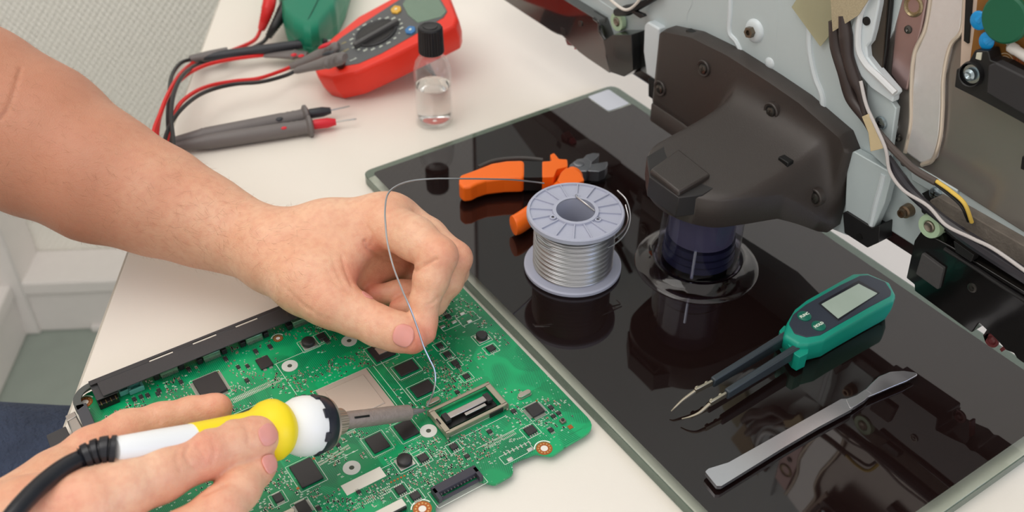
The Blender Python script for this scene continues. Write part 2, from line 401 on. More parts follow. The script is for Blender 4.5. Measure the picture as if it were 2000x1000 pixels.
# mounting plate with pressed beads
XM = .452
mp = plate('mounting_plate', [(1262, 30), (1290, -90), (1800, -140), (1745, 60), (1700, 130), (1750, 250), (1718, 345), (1655, 460), (1560, 420), (1340, 250), (1279, 160)], XM, .014, M_paint, r=3, bevel=.001)
plate('plate_flange', [(1258, 50), (1264, 42), (1287, 56), (1287, 162), (1262, 145), (1256, 100)], XM-.006, .008, M_light, mp, r=6, bevel=.0012)
xtube('bead', [(1428, -60), (1428, 20), (1426, 62), (1440, 82), (1450, 110), (1450, 160)], XM+.0006, .0021, M_light, mp, k=6)  # paler than the plate: the bead's highlight is put into its colour
xtube('bead', [(1583, -60), (1583, 40), (1584, 100), (1594, 150), (1608, 190), (1608, 250)], XM+.0006, .0024, M_light, mp, k=6)  # pale colour again stands in for a highlight along the bead
xtube('bead', [(1360, -60), (1355, 0), (1344, 30), (1343, 75)], XM+.0010, .0014, M_paint, mp, k=6)
xtube('bead', [(1523, -60), (1521, 40), (1515, 115)], XM+.0011, .0012, M_paint, mp, k=6)
xtube('bead', [(1660, 330), (1690, 348), (1720, 362)], XM-.0035, .0022, M_light, mp, k=6)
p = WX(1474, 60, XM); bo = MB().lathe((XM+.001, p[1], p[2]), (-1, 0, 0), [(0, .0080), (.0018, .0074), (.003, .006), (.0034, .004), (.0034, .0005)], n=32).build('boss', M_light, mp)
MB().lathe((XM-.0024, p[1]+.0005, p[2]-.0002), (-1, 0, 0), [(0, .0036), (.0030, .0036), (.0030, .0019), (.0012, .0016), (.0012, .0002)], n=6).build('hex_nut', mat('bronze_nut', (120, 108, 95), rough=.35, metal=.9), bo)
p = WX(1503, 124, XM); MB().sphere((XM+.001, p[1], p[2]), .0045, sc=(.5, 1, 1)).build('dimple', M_light, mp)
# folded bracket beside the cover and its plastic foot
plate('side_bracket', [(1655, 300), (1668, 296), (1742, 338), (1727, 398), (1706, 446), (1650, 414)], .4455, .006, M_paint, mp, r=3, bevel=.001)
xtube('bracket_flange', [(1728, 340), (1722, 365), (1712, 400), (1703, 440)], .4465, .0022, M_light, mp, k=4)
plate('bracket_tab', [(1722, 350), (1742, 343), (1743, 352), (1735, 378), (1734, 398), (1716, 402), (1714, 380)], .450, .002, M_light, mp, r=3)
fo = plate('bracket_foot', [(1646, 416), (1652, 413), (1704, 446), (1718, 440), (1716, 474), (1694, 484), (1649, 455)], .444, .018, M_satin, r=2)
p = WX(1679, 462, .4438); MB().cyl((.4432, p[1], p[2]), (.4445, p[1], p[2]), .0022, n=14).build('hole', M_blk, fo)
plate('bracket_foot', [(1266, 152), (1281, 160), (1283, 200), (1266, 188)], .452, .01, M_satin, r=2)
# brass stud, rollers
p = WX(1775, 410, .455); b = MB(); b.lathe((.4560, p[1], p[2]), (-1, 0, 0), [(0, .0042), (.003, .004), (.005, .0038), (.0055, .0026), (.008, .0026), (.008, .0016), (.006, .0015), (.006, .0002)], n=20); b.build('stud', mat('brass_stud', (132, 112, 92), rough=.35, metal=.9), tv)
M_roll = mat('pale_green_roller', (176, 200, 168), rough=.35, sss=.1)
for px, py, x in ((1818, 441, .4435), (1207, 42, .452)):
    p = WX(px, py, x); ro = MB().lathe((x, p[1], p[2]), (1, 0, 0), [(-.001, .0035), (-.0016, .004), (-.0016, .0068), (0, .0072), (.002, .0072), (.003, .005), (.005, .005), (.006, .0068), (.0085, .0068), (.0085, .003)], n=32).build('roller', M_roll, tv)
    MB().lathe((x-.0006, p[1], p[2]), (-1, 0, 0), [(0, .0036), (.0012, .0032), (.0016, .0026), (.0008, .0012), (.0008, .0001)], n=20).build('roller_screw', mat('dull_screw', (150, 140, 128), rough=.35, metal=.9), ro)
# left black module
M_gl2 = mat('mirror_black', (30, 26, 24), rough=.09, ior=1.75, spec=.6, coat=1.)
lm = plate('speaker_housing', [(1000, -40), (1060, -40), (1100, -2), (1168, 40), (1182, 80), (1184, 112), (1192, 144), (1147, 114), (1131, 102), (1098, 70), (1088, 67), (1078, 62), (1020, 24), (975, -6), (975, -40)], .446, .02, M_gl2, r=2, bevel=.0008)
plate('housing_end', [(1178, 80), (1196, 68), (1232, 68), (1237, 138), (1218, 150), (1192, 141)], .441, .02, M_gloss, lm, r=2, bevel=.0012)
xtube('housing_edge', [(1160, 36), (1170, 45), (1172, 62), (1182, 78)], .4445, .0012, M_gloss, lm, k=6)
plate('clip', [(1105, 67), (1118, 74), (1117, 90), (1108, 88), (1104, 78)], .449, .006, mat('wine_plastic', (110, 50, 52), rough=.4), lm, r=1)
plate('clip', [(1120, 84), (1129, 84), (1129, 95), (1122, 97)], .449, .004, mat('crimson_plastic', (170, 45, 60), rough=.4), lm, r=1, label='crimson clip tip')
plate('housing_slot', [(1095, 53), (1104, 58), (1105, 70), (1098, 70)], .4457, .004, M_blk, lm, r=1)
p = WX(1134, 46, .446); MB().cyl((.4452, p[1], p[2]), (.447, p[1], p[2]), .0022, n=16).build('housing_screw', M_scr, lm)
plate('dark_rail', [(1095, -30), (1250, -30), (1262, 40), (1200, 30), (1168, 38), (1100, -6)], .458, .012, M_satin, r=2)
plate('grey_rail', [(1160, -6), (1200, 20), (1196, 36), (1160, 14)], .455, .004, M_paint, r=1)
xtube('white_lead', [(1180, -14), (1200, 6), (1221, 19), (1238, 12), (1258, -12)], .444, .0011, mat('white_lead', (225, 218, 210), rough=.4), k=8)
xtube('black_lead', [(1204, 24), (1226, 20), (1246, 12), (1290, -10)], .448, [.003, .004, .003, .002], M_satin, k=6)
plate('black_strap', [(1235, 20), (1255, 28), (1258, 33), (1250, 36), (1232, 24)], .4455, .003, M_satin, r=2)
# right black module
XR = .443
rm = plate('speaker_housing', [(1786, 470), (1800, 450), (1832, 468), (1858, 482), (2070, 612), (2070, 760), (1986, 700), (1980, 690), (1965, 684), (1945, 662), (1912, 630), (1898, 650), (1786, 568), (1786, 556), (1770, 543)], XR, .022, M_gloss, r=3, bevel=.0014)
plate('rubber_pad', [(1800, 494), (1842, 525), (1832, 567), (1788, 535)], XR-.0022, .003, mat('rubber_pad', (70, 68, 68), rough=.8, bump=.3, bscale=900), rm, r=3)
p = WX(1899, 562, XR); MB().lathe((XR, p[1], p[2]), (-1, 0, 0), [(0, .0028), (.0006, .0027), (.0007, .0018), (.0002, .0016), (.0002, .0009), (.0009, .0008), (.0009, .0001)], n=20).build('housing_screw', M_scr, rm)
xtube('housing_ridge', [(1845, 486), (1900, 520), (1960, 560), (2060, 622)], XR-.0008, .0013, M_satin, rm, k=4)
plate('rib', [(1862, 470), (1902, 498), (1896, 512), (1866, 492)], XR-.003, .006, M_satin, rm, r=1)
pr_ = MB(); 
p = WX(1938, 664, .452); pr_.lathe((.452, p[1], p[2]), (-1, 0, 0), [(0, .0042), (.001, .0042), (.001, .0028), (.0002, .0024), (.0014, .0012), (.0014, .0002)], n=24); pr_.build('post', mat('wine_plastic', (110, 50, 52), rough=.4), rm)
plate('post_fin', [(1920, 655), (1930, 640), (1933, 650), (1924, 668)], .451, .004, M_maroon, rm, r=1)
plate('post_fin', [(1952, 682), (1975, 664), (1978, 668), (1956, 688)], .451, .004, mat('wine_plastic', (110, 50, 52), rough=.4), rm, r=1)
# dusty channel above the right module
M_dust = mat('dusty_foam', (112, 104, 96), rough=.9, var=.45, vscale=120, bump=.5, bscale=500)
q = [(1814, 392), (1832, 384), (2070, 520), (2070, 590), (1990, 540), (1862, 462), (1850, 440)]
plate('foam_strip', q, .4485, .014, M_dust, r=3, bevel=.001)
plate('dark_gap', [(1800, 378), (1812, 372), (1826, 384), (1822, 394), (1812, 394)], .4530, .006, M_blk, r=1)
plate('black_block', [(1799, 402), (1812, 398), (1860, 450), (1900, 480), (1890, 490), (1838, 446), (1800, 414)], .4465, .01, M_satin, r=3)
# polished centre pressing
M_pol = mat('polished_sheet', (150, 143, 138), rough=.3, metal=.65, var=.08, vscale=18)
XC = .4540
cp_ = plate('centre_pressing', [(1745, -60), (1728, 40), (1722, 140), (1755, 190), (1742, 250), (1745, 290), (1790, 325), (1830, 350), (1870, 372), (2090, 512), (2090, -80)], XC, .008, M_pol, r=6, bevel=.001)
plate('pressed_panel', [(1750, -60), (1748, 40), (1738, 145), (1756, 172), (1772, 180), (1784, 120), (1800, 60), (1822, -60)], XC-.0015, .003, mat('rosy_sheet', (165, 140, 138), rough=.3, metal=.7, var=.05), cp_, r=12, bevel=.0012)
plate('pressed_channel', [(1822, -60), (1816, 10), (1806, 60), (1786, 105), (1780, 170), (1778, 240), (1766, 298), (1800, 322), (1826, 312), (1836, 270), (1840, 215), (1842, 150), (1856, 90), (1878, 60), (1884, 5), (1888, -60)], XC-.0025, .004, mat('bright_sheet', (222, 219, 218), rough=.3, metal=.4, var=.05, vscale=300), cp_, r=12, bevel=.0016)
for side in ([(1822, -60), (1816, 10), (1806, 60), (1786, 105), (1780, 170), (1779, 240), (1768, 298)], [(1888, -60), (1884, 5), (1878, 60), (1856, 90), (1843, 150), (1841, 215), (1836, 270), (1822, 312), (1800, 322)]):
    xtube('channel_edge', side, XC-.0022, .0012, mat('cream_edge', (214, 200, 184), rough=.3, metal=.6), cp_, k=6)
p = WX(1783, 12, XC-.002); MB().lathe((XC-.0012, p[1], p[2]), (-1, 0, 0), [(0, .0002), (.0004, .0045), (.0014, .0052), (.0006, .006), (0, .006)], n=28).build('port', mat('brass_mesh', (150, 135, 105), rough=.3, metal=.8, var=.6, vscale=900), cp_)
for px, py in ((1773, 58), (1752, 270), (1765, 318)):
    p = WX(px, py, XC-.002); MB().lathe((XC-.001, p[1], p[2]), (-1, 0, 0), [(0, .0025), (.0012, .0022), (.0016, .001), (.0010, .0003)], n=16).build('small_screw', M_scr, cp_)
# black plate standing in for shade in the recess, and curved bracket arm
plate('slot_shade', [(1712, -60), (1745, -60), (1738, 20), (1730, 100), (1722, 150), (1752, 190), (1742, 196), (1690, 140), (1688, 60)], .4485, .003, M_blk, r=4)
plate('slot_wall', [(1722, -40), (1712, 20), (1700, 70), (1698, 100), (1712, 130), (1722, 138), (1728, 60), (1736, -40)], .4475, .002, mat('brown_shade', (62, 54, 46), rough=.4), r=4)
arm = plate('curved_bracket', [(1705, -60), (1722, -60), (1716, 10), (1706, 60), (1700, 82), (1692, 92), (1694, 112), (1714, 138), (1748, 178), (1750, 184), (1744, 190), (1743, 202), (1700, 172), (1674, 142), (1640, 129), (1640, 113), (1660, 112), (1660, 60), (1672, 20), (1690, -60)], .4435, .006, M_light, r=5, bevel=.001)
xtube('bracket_lip', [(1700, -60), (1694, -10), (1680, 30), (1676, 90), (1690, 124), (1718, 152), (1748, 182)], .4425, .0019, mat('white_lip', (222, 224, 226), rough=.4, metal=.2), arm, k=6)
p = WX(1693, 41, .4434); MB().cyl((.4428, p[1], p[2]), (.445, p[1], p[2]), .0024, n=16).build('hole', M_blk, arm)
pl2 = plate('hinge_plate', [(1694, 150), (1742, 200), (1750, 212), (1733, 330), (1700, 300), (1690, 230)], .4462, .004, M_paint, r=4)
for px, py in ((1720, 240), (1828, 378)):
    x = .4455 if px < 1800 else .4530
    p = WX(px, py, x); sc = MB().lathe((x, p[1], p[2]), (-1, 0, 0), [(0, .004), (.0012, .0036), (.002, .002), (.002, .0001)], n=24).build('pan_screw', mat('zinc_screw', (165, 178, 184), rough=.25, metal=.9), tv)
    b = MB(); b.box((x-.0021, p[1], p[2]), (.0005, .0042, .0008)); b.box((x-.0021, p[1], p[2]), (.0005, .0008, .0042)); b.build('cross_slot', M_scr, sc)
plate('tab_plate', [(1776, 322), (1800, 330), (1870, 372), (1864, 402), (1780, 352)], .4532, .003, M_paint, r=3)
# cables and tape
M_brown = mat('brown_tape', (58, 48, 46), rough=.35)
xtube('cable_bundle', [(1630, 40, .444), (1636, 90, .444), (1650, 140, .442), (1664, 190, .442), (1692, 232, .440), (1706, 262, .440)], .442, [.0035, .0045, .0042, .004, .003, .002], M_brown, k=8, n=12)
xtube('cable_bundle', [(1648, 30, .442), (1652, 70, .4415), (1656, 110, .4415), (1668, 150, .4415), (1682, 180, .441), (1690, 225, .4395)], .442, [.003, .004, .0034, .0038, .003, .002], M_brown, k=8, n=12)
xtube('grey_wire', [(1681, 158, .4395), (1692, 205, .438), (1712, 250, .437), (1730, 292, .437), (1738, 335, .437), (1765, 372, .437), (1812, 402, .437), (1848, 440, .4365), (1900, 466, .4365), (1950, 492, .436), (2060, 572, .436)], .437, .0010, mat('grey_wire', (196, 190, 188), rough=.4), k=8)
xtube('ribbon_cable', [(1735, 305, .441), (1760, 350, .441), (1790, 385, .441), (1840, 428, .440), (1900, 472, .4395), (2060, 575, .439)], .44, [.0015, .0035, .003, .0028, .004, .004], mat('ribbon_black', (44, 42, 48), rough=.3), k=8, n=10)
xtube('brown_cable', [(1712, 255, .441), (1745, 292, .440), (1785, 330, .439), (1828, 356, .439)], .44, .0021, mat('sleeve_brown', (82, 72, 68), rough=.4), k=8)
xtube('yellow_wire', [(1828, 353, .439), (1858, 374, .438), (1884, 398, .439), (1898, 434, .446)], .439, .0011, mat('yellow_wire', (232, 196, 92), rough=.4), k=8)
xtube('black_wire', [(1826, 358, .4395), (1852, 378, .4395), (1878, 402, .440), (1892, 432, .446)], .439, .0010, M_satin, k=8)
M_mask = mat('masking_tape', (206, 186, 148), rough=.7, bump=.3, bscale=400)
plate('masking_tape', [(1683, 228), (1697, 222), (1725, 290), (1700, 296), (1696, 260)], .4365, .0022, M_mask, r=1, bevel=.0004)
M_film = clearmat('tape_film', (226, 222, 196), .3, 1.4, body=.45, bodycol=(205, 200, 172))
plate('clear_tape', [(1546, 14), (1580, -40), (1632, -40), (1626, 62), (1602, 91)], .4488, .0004, M_film, r=1, bevel=0)
M_wov = mat('woven_tape', (172, 158, 130), rough=.6, var=.35, vscale=1500)
plate('woven_tape', [(1620, -40), (1722, -40), (1676, 30), (1626, 62)], .4395, .0006, M_wov, r=1, bevel=0)
# power board with parts, its carrier
M_brd = mat('brown_board', (140, 92, 36), rough=.4, var=.25, vscale=60)
pb = plate('power_board', [(1890, -60), (1880, 30), (1875, 138), (1892, 130), (2090, 250), (2090, -80)], .448, .002, mat('board_rim', (205, 182, 165), rough=.5), r=1)
plate('board_face', [(1914, -60), (1905, 40), (1893, 128), (2090, 245), (2090, -80)], .4476, .0008, M_brd, pb, r=1)
plate('black_strip', [(1903, -60), (1888, -60), (1882, 80), (1891, 86)], .4468, .0015, M_blk, pb, r=1) 
M_blue = mat('blue_ceramic', (20, 140, 205), rough=.25)
def disc_cap(px, py, rad, x, material, sy=1., tail=(12, -14), rx=.3):
    p = WX(px, py, x); c_ = MB().sphere((x, p[1], p[2]), rad, 20, 12, sc=(rx, sy, 1)); q = WX(px+tail[0], py+tail[1], x); e_ = WX(px+tail[0]*1.9, py+tail[1]*1.9, .4478)
    c_.tube([tuple(p), tuple(q), tuple(e_)], [rad*.5, rad*.22, rad*.15], 8); c_.build('capacitor', material, pb)
disc_cap(1912, 40, .0048, .442, M_blue); disc_cap(1927, 80, .0046, .442, M_blue, sy=.9, tail=(16, -8))
p = WX(1968, 35, .441); b = MB(); b.lathe((.4375, p[1], p[2]), (1, 0, 0), [(0, .0001), (0, .0108), (.001, .0118), (.0032, .0118), (.0042, .0105), (.0042, .0001)], n=40); b.box((.441, p[1]-.012, p[2]+.001), (.003, .012, .003)); b.build('varistor', mat('green_varistor', (22, 92, 64), rough=.5), pb)
p = WX(1972, 94, .444); b = MB(); b.lathe((.444, p[1]+.001, p[2]+.001), (0, -.93, -.15), [(0, .0001), (0, .0016), (.001, .0026), (.004, .0027), (.005, .0024), (.02, .0024)], n=16); b.tube([(.444, p[1]+.001, p[2]+.001), (.4445, p[1]+.005, p[2]+.002), (.4478, p[1]+.006, p[2]+.002)], .0004, 6); b.build('resistor', mat('white_ceramic', (214, 208, 202), rough=.4), pb)
M_prt = mat('board_print', (212, 190, 160), rough=.6)
def ring(px, py, r, w, n=28):
    p = WX(px, py, .4474); V = []; F = []
    for k in range(n):
        a = 2*PI*k/n
        for rr in (r-w, r): V.append((.4474, p[1]+math.cos(a)*rr, p[2]+math.sin(a)*rr))
    for k in range(n): F.append((2*k, 2*k+1, (2*k+3) % (2*n), (2*k+2) % (2*n)))
    return V, F
b = MB()
for a in ((1942, 108, .0031, .0004), (1963, 121, .0045, .0004), (1963, 121, .0031, .0003)): b.add(*ring(*a))
b.build('print_mark', M_prt, pb, smooth=False)
MT = lambda px, py: Matrix.Translation(Vector(WX(px, py, .4472))) @ Matrix(((0, 0, -1, 0), (-1, 0, 0, 0), (0, 1, 0, 0), (0, 0, 0, 1)))
text_mesh('print_letter', 'N', .0045, MT(1942, 108), M_prt, pb); text_mesh('print_letter', 'S', .0045, MT(1963, 121), M_prt, pb)
text_mesh('print_letter', 'SAFETY', .003, MT(1995, 122), mat('rust_print', (190, 96, 62), rough=.6), pb)
ca = plate('board_carrier', [(1868, 135), (1886, 130), (1893, 118), (1904, 98), (1930, 100), (1934, 118), (1960, 126), (2080, 200), (2080, 290), (1990, 236), (1916, 196), (1864, 170)], .438, .009, M_satin, r=4, bevel=.001)
plate('carrier_block', [(1930, 128), (1944, 122), (2008, 154), (2002, 226), (1926, 182)], .4345, .006, mat('carrier_block', (44, 42, 44), rough=.6), ca, r=4, bevel=.001)
plate('carrier_window', [(1907, 103), (1917, 103), (1915, 118), (1905, 115)], .4373, .002, mat('cream_window', (200, 196, 178), rough=.5), ca, r=1)
p = WX(1899, 144, .438); MB().lathe((.4378, p[1], p[2]), (1, 0, 0), [(-.002, .0055), (-.0024, .006), (0, .0066), (.003, .0062), (.003, .0055)], n=24, cap=False).build('screw_collar', M_satin, ca)
MB().lathe((.4376, p[1], p[2]), (-1, 0, 0), [(0, .0048), (.0002, .0048), (.0002, .0034), (.0022, .003), (.003, .0018), (.002, .0004)], n=20).build('screw', mat('zinc_screw', (165, 178, 184), rough=.25, metal=.9), ca)
plate('black_tab', [(1996, 305), (2040, 320), (2040, 350), (1993, 330)], .45, .004, M_blk, r=2)
# ---------------------------------------------------------------- the circuit board under repair
ZB = .0052                                   # top face of the board
board = empty('circuit_board', (.14, .38, 0), 'green laptop circuit board with black edge rail lying on the desk', 'circuit board')
def board_mat():
    m = bpy.data.materials.new('solder_mask'); m.use_nodes = True; nt = m.node_tree; b = nt.nodes['Principled BSDF']; N = nt.nodes.new; L = nt.links.new
    b.inputs['Roughness'].default_value = .34; b.inputs['Specular IOR Level'].default_value = .5
    tc = N('ShaderNodeTexCoord')
    def mix(f, a, c):
        x = N('ShaderNodeMix'); x.data_type = 'RGBA'
        if isinstance(f, float): x.inputs[0].default_value = f
        else: L(f, x.inputs[0])
        for i, q in ((6, a), (7, c)):
            if isinstance(q, tuple): x.inputs[i].default_value = (*lin(q), 1)
            else: L(q, x.inputs[i])
        return x.outputs[2]
    def ramp(src, p0, p1):
        r = N('ShaderNodeMapRange'); L(src, r.inputs[0]); r.inputs[1].default_value = p0; r.inputs[2].default_value = p1; return r.outputs[0]
    def wave(rot, scale, dist):
        mp = N('ShaderNodeMapping'); mp.inputs['Rotation'].default_value = (0, 0, rot); L(tc.outputs['Object'], mp.inputs[0])
        w = N('ShaderNodeTexWave'); w.inputs['Scale'].default_value = scale; w.inputs['Distortion'].default_value = dist; w.inputs['Detail Scale'].default_value = 22; w.inputs['Detail'].default_value = 0; L(mp.outputs[0], w.inputs[0]); return w.outputs['Fac']
    def noise(s, off):
        mp = N('ShaderNodeMapping'); mp.inputs['Location'].default_value = (off, off*.7, 0); L(tc.outputs['Object'], mp.inputs[0])
        n = N('ShaderNodeTexNoise'); n.inputs['Scale'].default_value = s; n.inputs['Detail'].default_value = 1; L(mp.outputs[0], n.inputs['Vector']); return n.outputs['Fac']
    def mul(a, c):
        x = N('ShaderNodeMath'); x.operation = 'MULTIPLY'; L(a, x.inputs[0]); L(c, x.inputs[1]); return x.outputs[0]
    vo = N('ShaderNodeTexVoronoi'); vo.inputs['Scale'].default_value = 34; vo.distance = 'CHEBYCHEV'; L(tc.outputs['Object'], vo.inputs['Vector'])
    base = mix(ramp(vo.outputs['Color'], .35, .75), (0, 168, 104), (0, 138, 82))
    t1 = mul(ramp(wave(.785, 330, 0), .62, .8), ramp(noise(28, .3), .52, .56)); t2 = mul(ramp(wave(0, 300, 0), .6, .8), ramp(noise(30, 1.3), .55, .58)); t3 = mul(ramp(wave(1.571, 300, 0), .6, .8), ramp(noise(32, 2.3), .55, .58))
    c = mix(t1, base, (4, 96, 64)); c = mix(t2, c, (6, 104, 70)); c = mix(t3, c, (4, 100, 66))
    v2 = N('ShaderNodeTexVoronoi'); v2.inputs['Scale'].default_value = 430; L(tc.outputs['Object'], v2.inputs['Vector'])
    dots = mul(ramp(v2.outputs['Distance'], .22, .14), ramp(noise(45, 4.1), .55, .60))
    c = mix(dots, c, (150, 190, 165))
    L(c, b.inputs['Base Color']); return m
M_pcb = board_mat()
M_chip = mat('chip_epoxy', (46, 43, 44), rough=.42, var=.05); M_pin = mat('tin_pin', (196, 194, 188), rough=.3, metal=.85)
M_silk = mat('silkscreen', (232, 240, 226), rough=.6); M_tan = mat('ceramic_tan', (150, 118, 92), rough=.45); M_cap = mat('smd_black', (34, 32, 33), rough=.4)
M_cu = mat('bare_copper', (176, 98, 48), rough=.35, metal=.5); M_tin = mat('tinned_pad', (206, 204, 194), rough=.28, metal=.7); M_green = mat('mask_edge', (20, 90, 60), rough=.4)
bx0 = W(147, 790, ZB)[0]; by1 = W(330, 705, ZB)[1]+.001; bx1 = W(905, 565, ZB)[0]+.0005
nt_ = [W(a, b_, ZB) for a, b_ in [(1139, 850), (1110, 868), (1078, 890), (1046, 885), (1000, 903), (1003, 925), (966, 946), (930, 937), (850, 985), (852, 1010), (838, 1035)]]
yb = nt_[-1][1]-.0
poly = [(bx0+.0, by1), (bx0, .325), (bx0+.05, .250), (nt_[-1][0], .250)]+[(p[0], p[1]) for p in nt_[::-1]]+[(bx1, by1)]
poly[-2] = (bx1, poly[-2][1])
rr = [.012, .01, .01, .006]+[.002, .002, .003, .004, .003, .004, .003, .003, .004, .003, .012]+[.004]
MB().prism(arc_poly(poly, rr, 5), Z3(.0036), Z3(ZB)).build('board_plate', M_pcb, board, smooth=False)
def pxs(px, py, z=ZB):          # metres per pixel along X and Y around a point
    p = W(px, py, z)
    def pr(q):
        c = RC.T @ (q-CP); return np.array([FPX*c[0]/-c[2], -FPX*c[1]/-c[2]])
    a = pr(p); return .001/np.linalg.norm(pr(p+np.array([.001, 0, 0]))-a), .001/np.linalg.norm(pr(p+np.array([0, .001, 0]))-a)
occ = []                         # occupied rectangles (x0, y0, x1, y1)
def occ_add(x, y, sx, sy, m_=.0006): occ.append((x-sx/2-m_, y-sy/2-m_, x+sx/2+m_, y+sy/2+m_))
def free(x, y, r=.0006): return not any(a-r < x < c+r and b_-r < y < d+r for a, b_, c, d in occ)
silk = MB(); pads = MB(); pads_cu = MB()
def sline(x0, y0, x1, y1, w=.00024):
    silk.box(((x0+x1)/2, (y0+y1)/2, ZB+.00004), (abs(x1-x0)+w, abs(y1-y0)+w, .00008))
def srect(x, y, sx, sy, w=.00024):
    for s in (-1, 1): sline(x-sx/2, y+s*sy/2, x+sx/2, y+s*sy/2, w); sline(x+s*sx/2, y-sy/2, x+s*sx/2, y+sy/2, w)
def pad(x, y, sx, sy, m_=None, z=.00008): (m_ or pads).box((x, y, ZB+z/2), (sx, sy, z))
def ic(px, py, sx, sy, h=.0014, pins='y', n=4, name='chip', material=None, silk_=True, ball=False, dot=True):
    kx, ky = pxs(px, py); p = W(px, py, ZB+h); x, y = p[0], p[1]; ax, ay = sx*kx, sy*ky
    c = MB().box((x, y, ZB+.0002+h/2), (ax, ay, h)).build(name, material or M_chip, board, bevel=min(.0003, h*.2), seg=1)
    if pins:
        b = MB(); g = .0010 if h < .0015 else .0014
        if 'y' in pins:
            for k in range(n):
                xx = x+ax*((k+.5)/n-.5)*.94
                for s in (-1, 1):
                    b.box((xx, y+s*(ay/2+g/2), ZB+h*.35), (ax/n*.5, g, .0002)); b.box((xx, y+s*(ay/2+g), ZB+.00015), (ax/n*.55, g*.8, .0002))
        if 'x' in pins:
            nn = n if 'y' not in pins else max(2, int(n*ay/ax))
            for k in range(nn):
                yy = y+ay*((k+.5)/nn-.5)*.94
                for s in (-1, 1):
                    b.box((x+s*(ax/2+g/2), yy, ZB+h*.35), (g, ay/nn*.5, .0002)); b.box((x+s*(ax/2+g), yy, ZB+.00015), (g*.8, ay/nn*.55, .0002))
        b.build('pins', M_pin, c, smooth=False, kind='stuff')
    if silk_: srect(x, y, ax+.0032, ay+.0032)
    if dot: MB().cyl((x-ax*.36, y-ay*.36, ZB+.0001+h), (x-ax*.36, y-ay*.36, ZB+.00025+h), .0003, n=8).build('mark_dot', M_cap, c)
    occ_add(x, y, ax+.0022, ay+.0022); return c
# memory, processors and controllers
for px, py, sx, sy in ((794, 718, 38, 23), (826, 758, 40, 24), (794, 838, 34, 34), (737, 864, 34, 34)):
    c = ic(px, py, sx, sy, .001, '', 0, 'memory_chip', silk_=True); x0, y0, x1, y1 = occ[-1]
    for k in range(14):
        for r_ in range(2):
            xx = x0-.0003-r_*.0007; yy = y0+(y1-y0)*(k+.5)/14; pad(xx, yy, .0003, .0003)
            pad(x0+(x1-x0)*(k+.5)/14, y0-.0003-r_*.0007, .0003, .0003)
    occ[-1] = (x0-.002, y0-.002, x1, y1)
ic(598, 922, 46, 48, .0012, '', 0, 'controller_chip'); ic(592, 991, 24, 26, .001, 'xy', 9, 'controller_chip')
ic(502, 803, 70, 22, .001, '', 0, 'memory_chip'); ic(552, 868, 60, 22, .001, '', 0, 'memory_chip')
ic(410, 752, 52, 42, .0016, 'xy', 26, 'processor_chip'); ic(1045, 799, 26, 24, .0016, 'xy', 12, 'processor_chip')
c = ic(745, 686, 40, 32, .001, '', 0, 'controller_chip'); p = W(745, 683, ZB+.0015); MB().box((p[0], p[1], ZB+.0014), (.006, .006, .0005)).build('bright_die', M_tin, c)
# big chip with metal lid
g = [W(a, b_, ZB+.0022) for a, b_ in ((713, 718), (773, 790), (616, 762))]
gx0, gx1 = g[2][0], (g[0][0]+g[1][0])/2; gy1, gy0 = (g[0][1]+g[2][1])/2, g[1][1]
M_lid = mat('nickel_lid', (208, 192, 180), rough=.32, metal=.45, var=.05, vscale=20)
lid = MB().box(((gx0+gx1)/2, (gy0+gy1)/2, ZB+.0010), (gx1-gx0, gy1-gy0, .0018)).build('lidded_chip', M_lid, board, bevel=.0004)
wx, wy = gx1-gx0, gy1-gy0
MB().box(((gx0+gx1)/2, (gy0+gy1)/2, ZB+.0021), (wx*.76, wy*.76, .0012)).build('heat_spreader', M_lid, lid, bevel=.0005)
srect((gx0+gx1)/2, (gy0+gy1)/2, wx+.003, wy+.003); occ_add((gx0+gx1)/2, (gy0+gy1)/2, wx+.004, wy+.004)
# small-outline chips
SO = [(516, 707, 26, 22, 2), (959, 679, 15, 11, 4), (1036, 839, 20, 16, 4), (886, 871, 14, 11, 3), (826, 893, 18, 14, 4), (782, 955, 18, 15, 4), (811, 967, 18, 14, 4), (543, 971, 18, 16, 8),
      (859, 674, 11, 9, 3), (874, 691, 12, 10, 3), (889, 708, 12, 10, 3), (911, 734, 12, 9, 3), (628, 656, 16, 12, 4), (638, 664, 10, 8, 3), (956, 842, 9, 7, 3), (912, 890, 9, 7, 3), (864, 606, 12, 10, 3), (875, 617, 10, 8, 3),
      (1003, 802, 9, 7, 2), (1076, 795, 8, 8, 2), (1081, 812, 8, 6, 2), (1091, 806, 8, 6, 2), (1076, 839, 9, 8, 3), (893, 765, 8, 6, 2), (465, 716, 7, 6, 2), (483, 714, 7, 6, 2), (482, 742, 8, 7, 2), (499, 685, 8, 7, 2), (440, 700, 8, 7, 2), (527, 676, 8, 7, 3),
      (308, 768, 8, 6, 2), (262, 779, 8, 6, 2), (275, 774, 8, 6, 2), (288, 771, 8, 6, 2), (368, 720, 8, 6, 2), (353, 745, 8, 6, 2), (310, 762, 8, 6, 2), (622, 992, 9, 8, 3), (895, 715, 8, 6, 2), (700, 960, 8, 6, 2), (660, 868, 8, 6, 2)]
for px, py, sx, sy, n in SO: ic(px, py, sx, sy, .0013 if sx > 12 else .0009, 'y', n, 'small_chip', silk_=sx > 10 and px != 516, dot=sx > 12)
# round coils
for px, py, r in ((941, 656, .0036), (602, 668, .0040), (790, 899, .0042)):
    p = W(px, py, ZB+.002); b = MB(); b.lathe((p[0], p[1], ZB+.0006), (0, 0, 1), [(0, r*.8), (.0004, r*.98), (.0024, r), (.0030, r*.86), (.0030, .0001)], n=28)
    co = b.build('coil', M_chip, board, ang=50); MB().box((p[0], p[1], ZB+.0003), (r*2.15, r*2.0, .0006)).build('coil_base', M_tin, co, bevel=.0002); srect(p[0], p[1], r*2.7, r*2.6); occ_add(p[0], p[1], r*2.6, r*2.6)
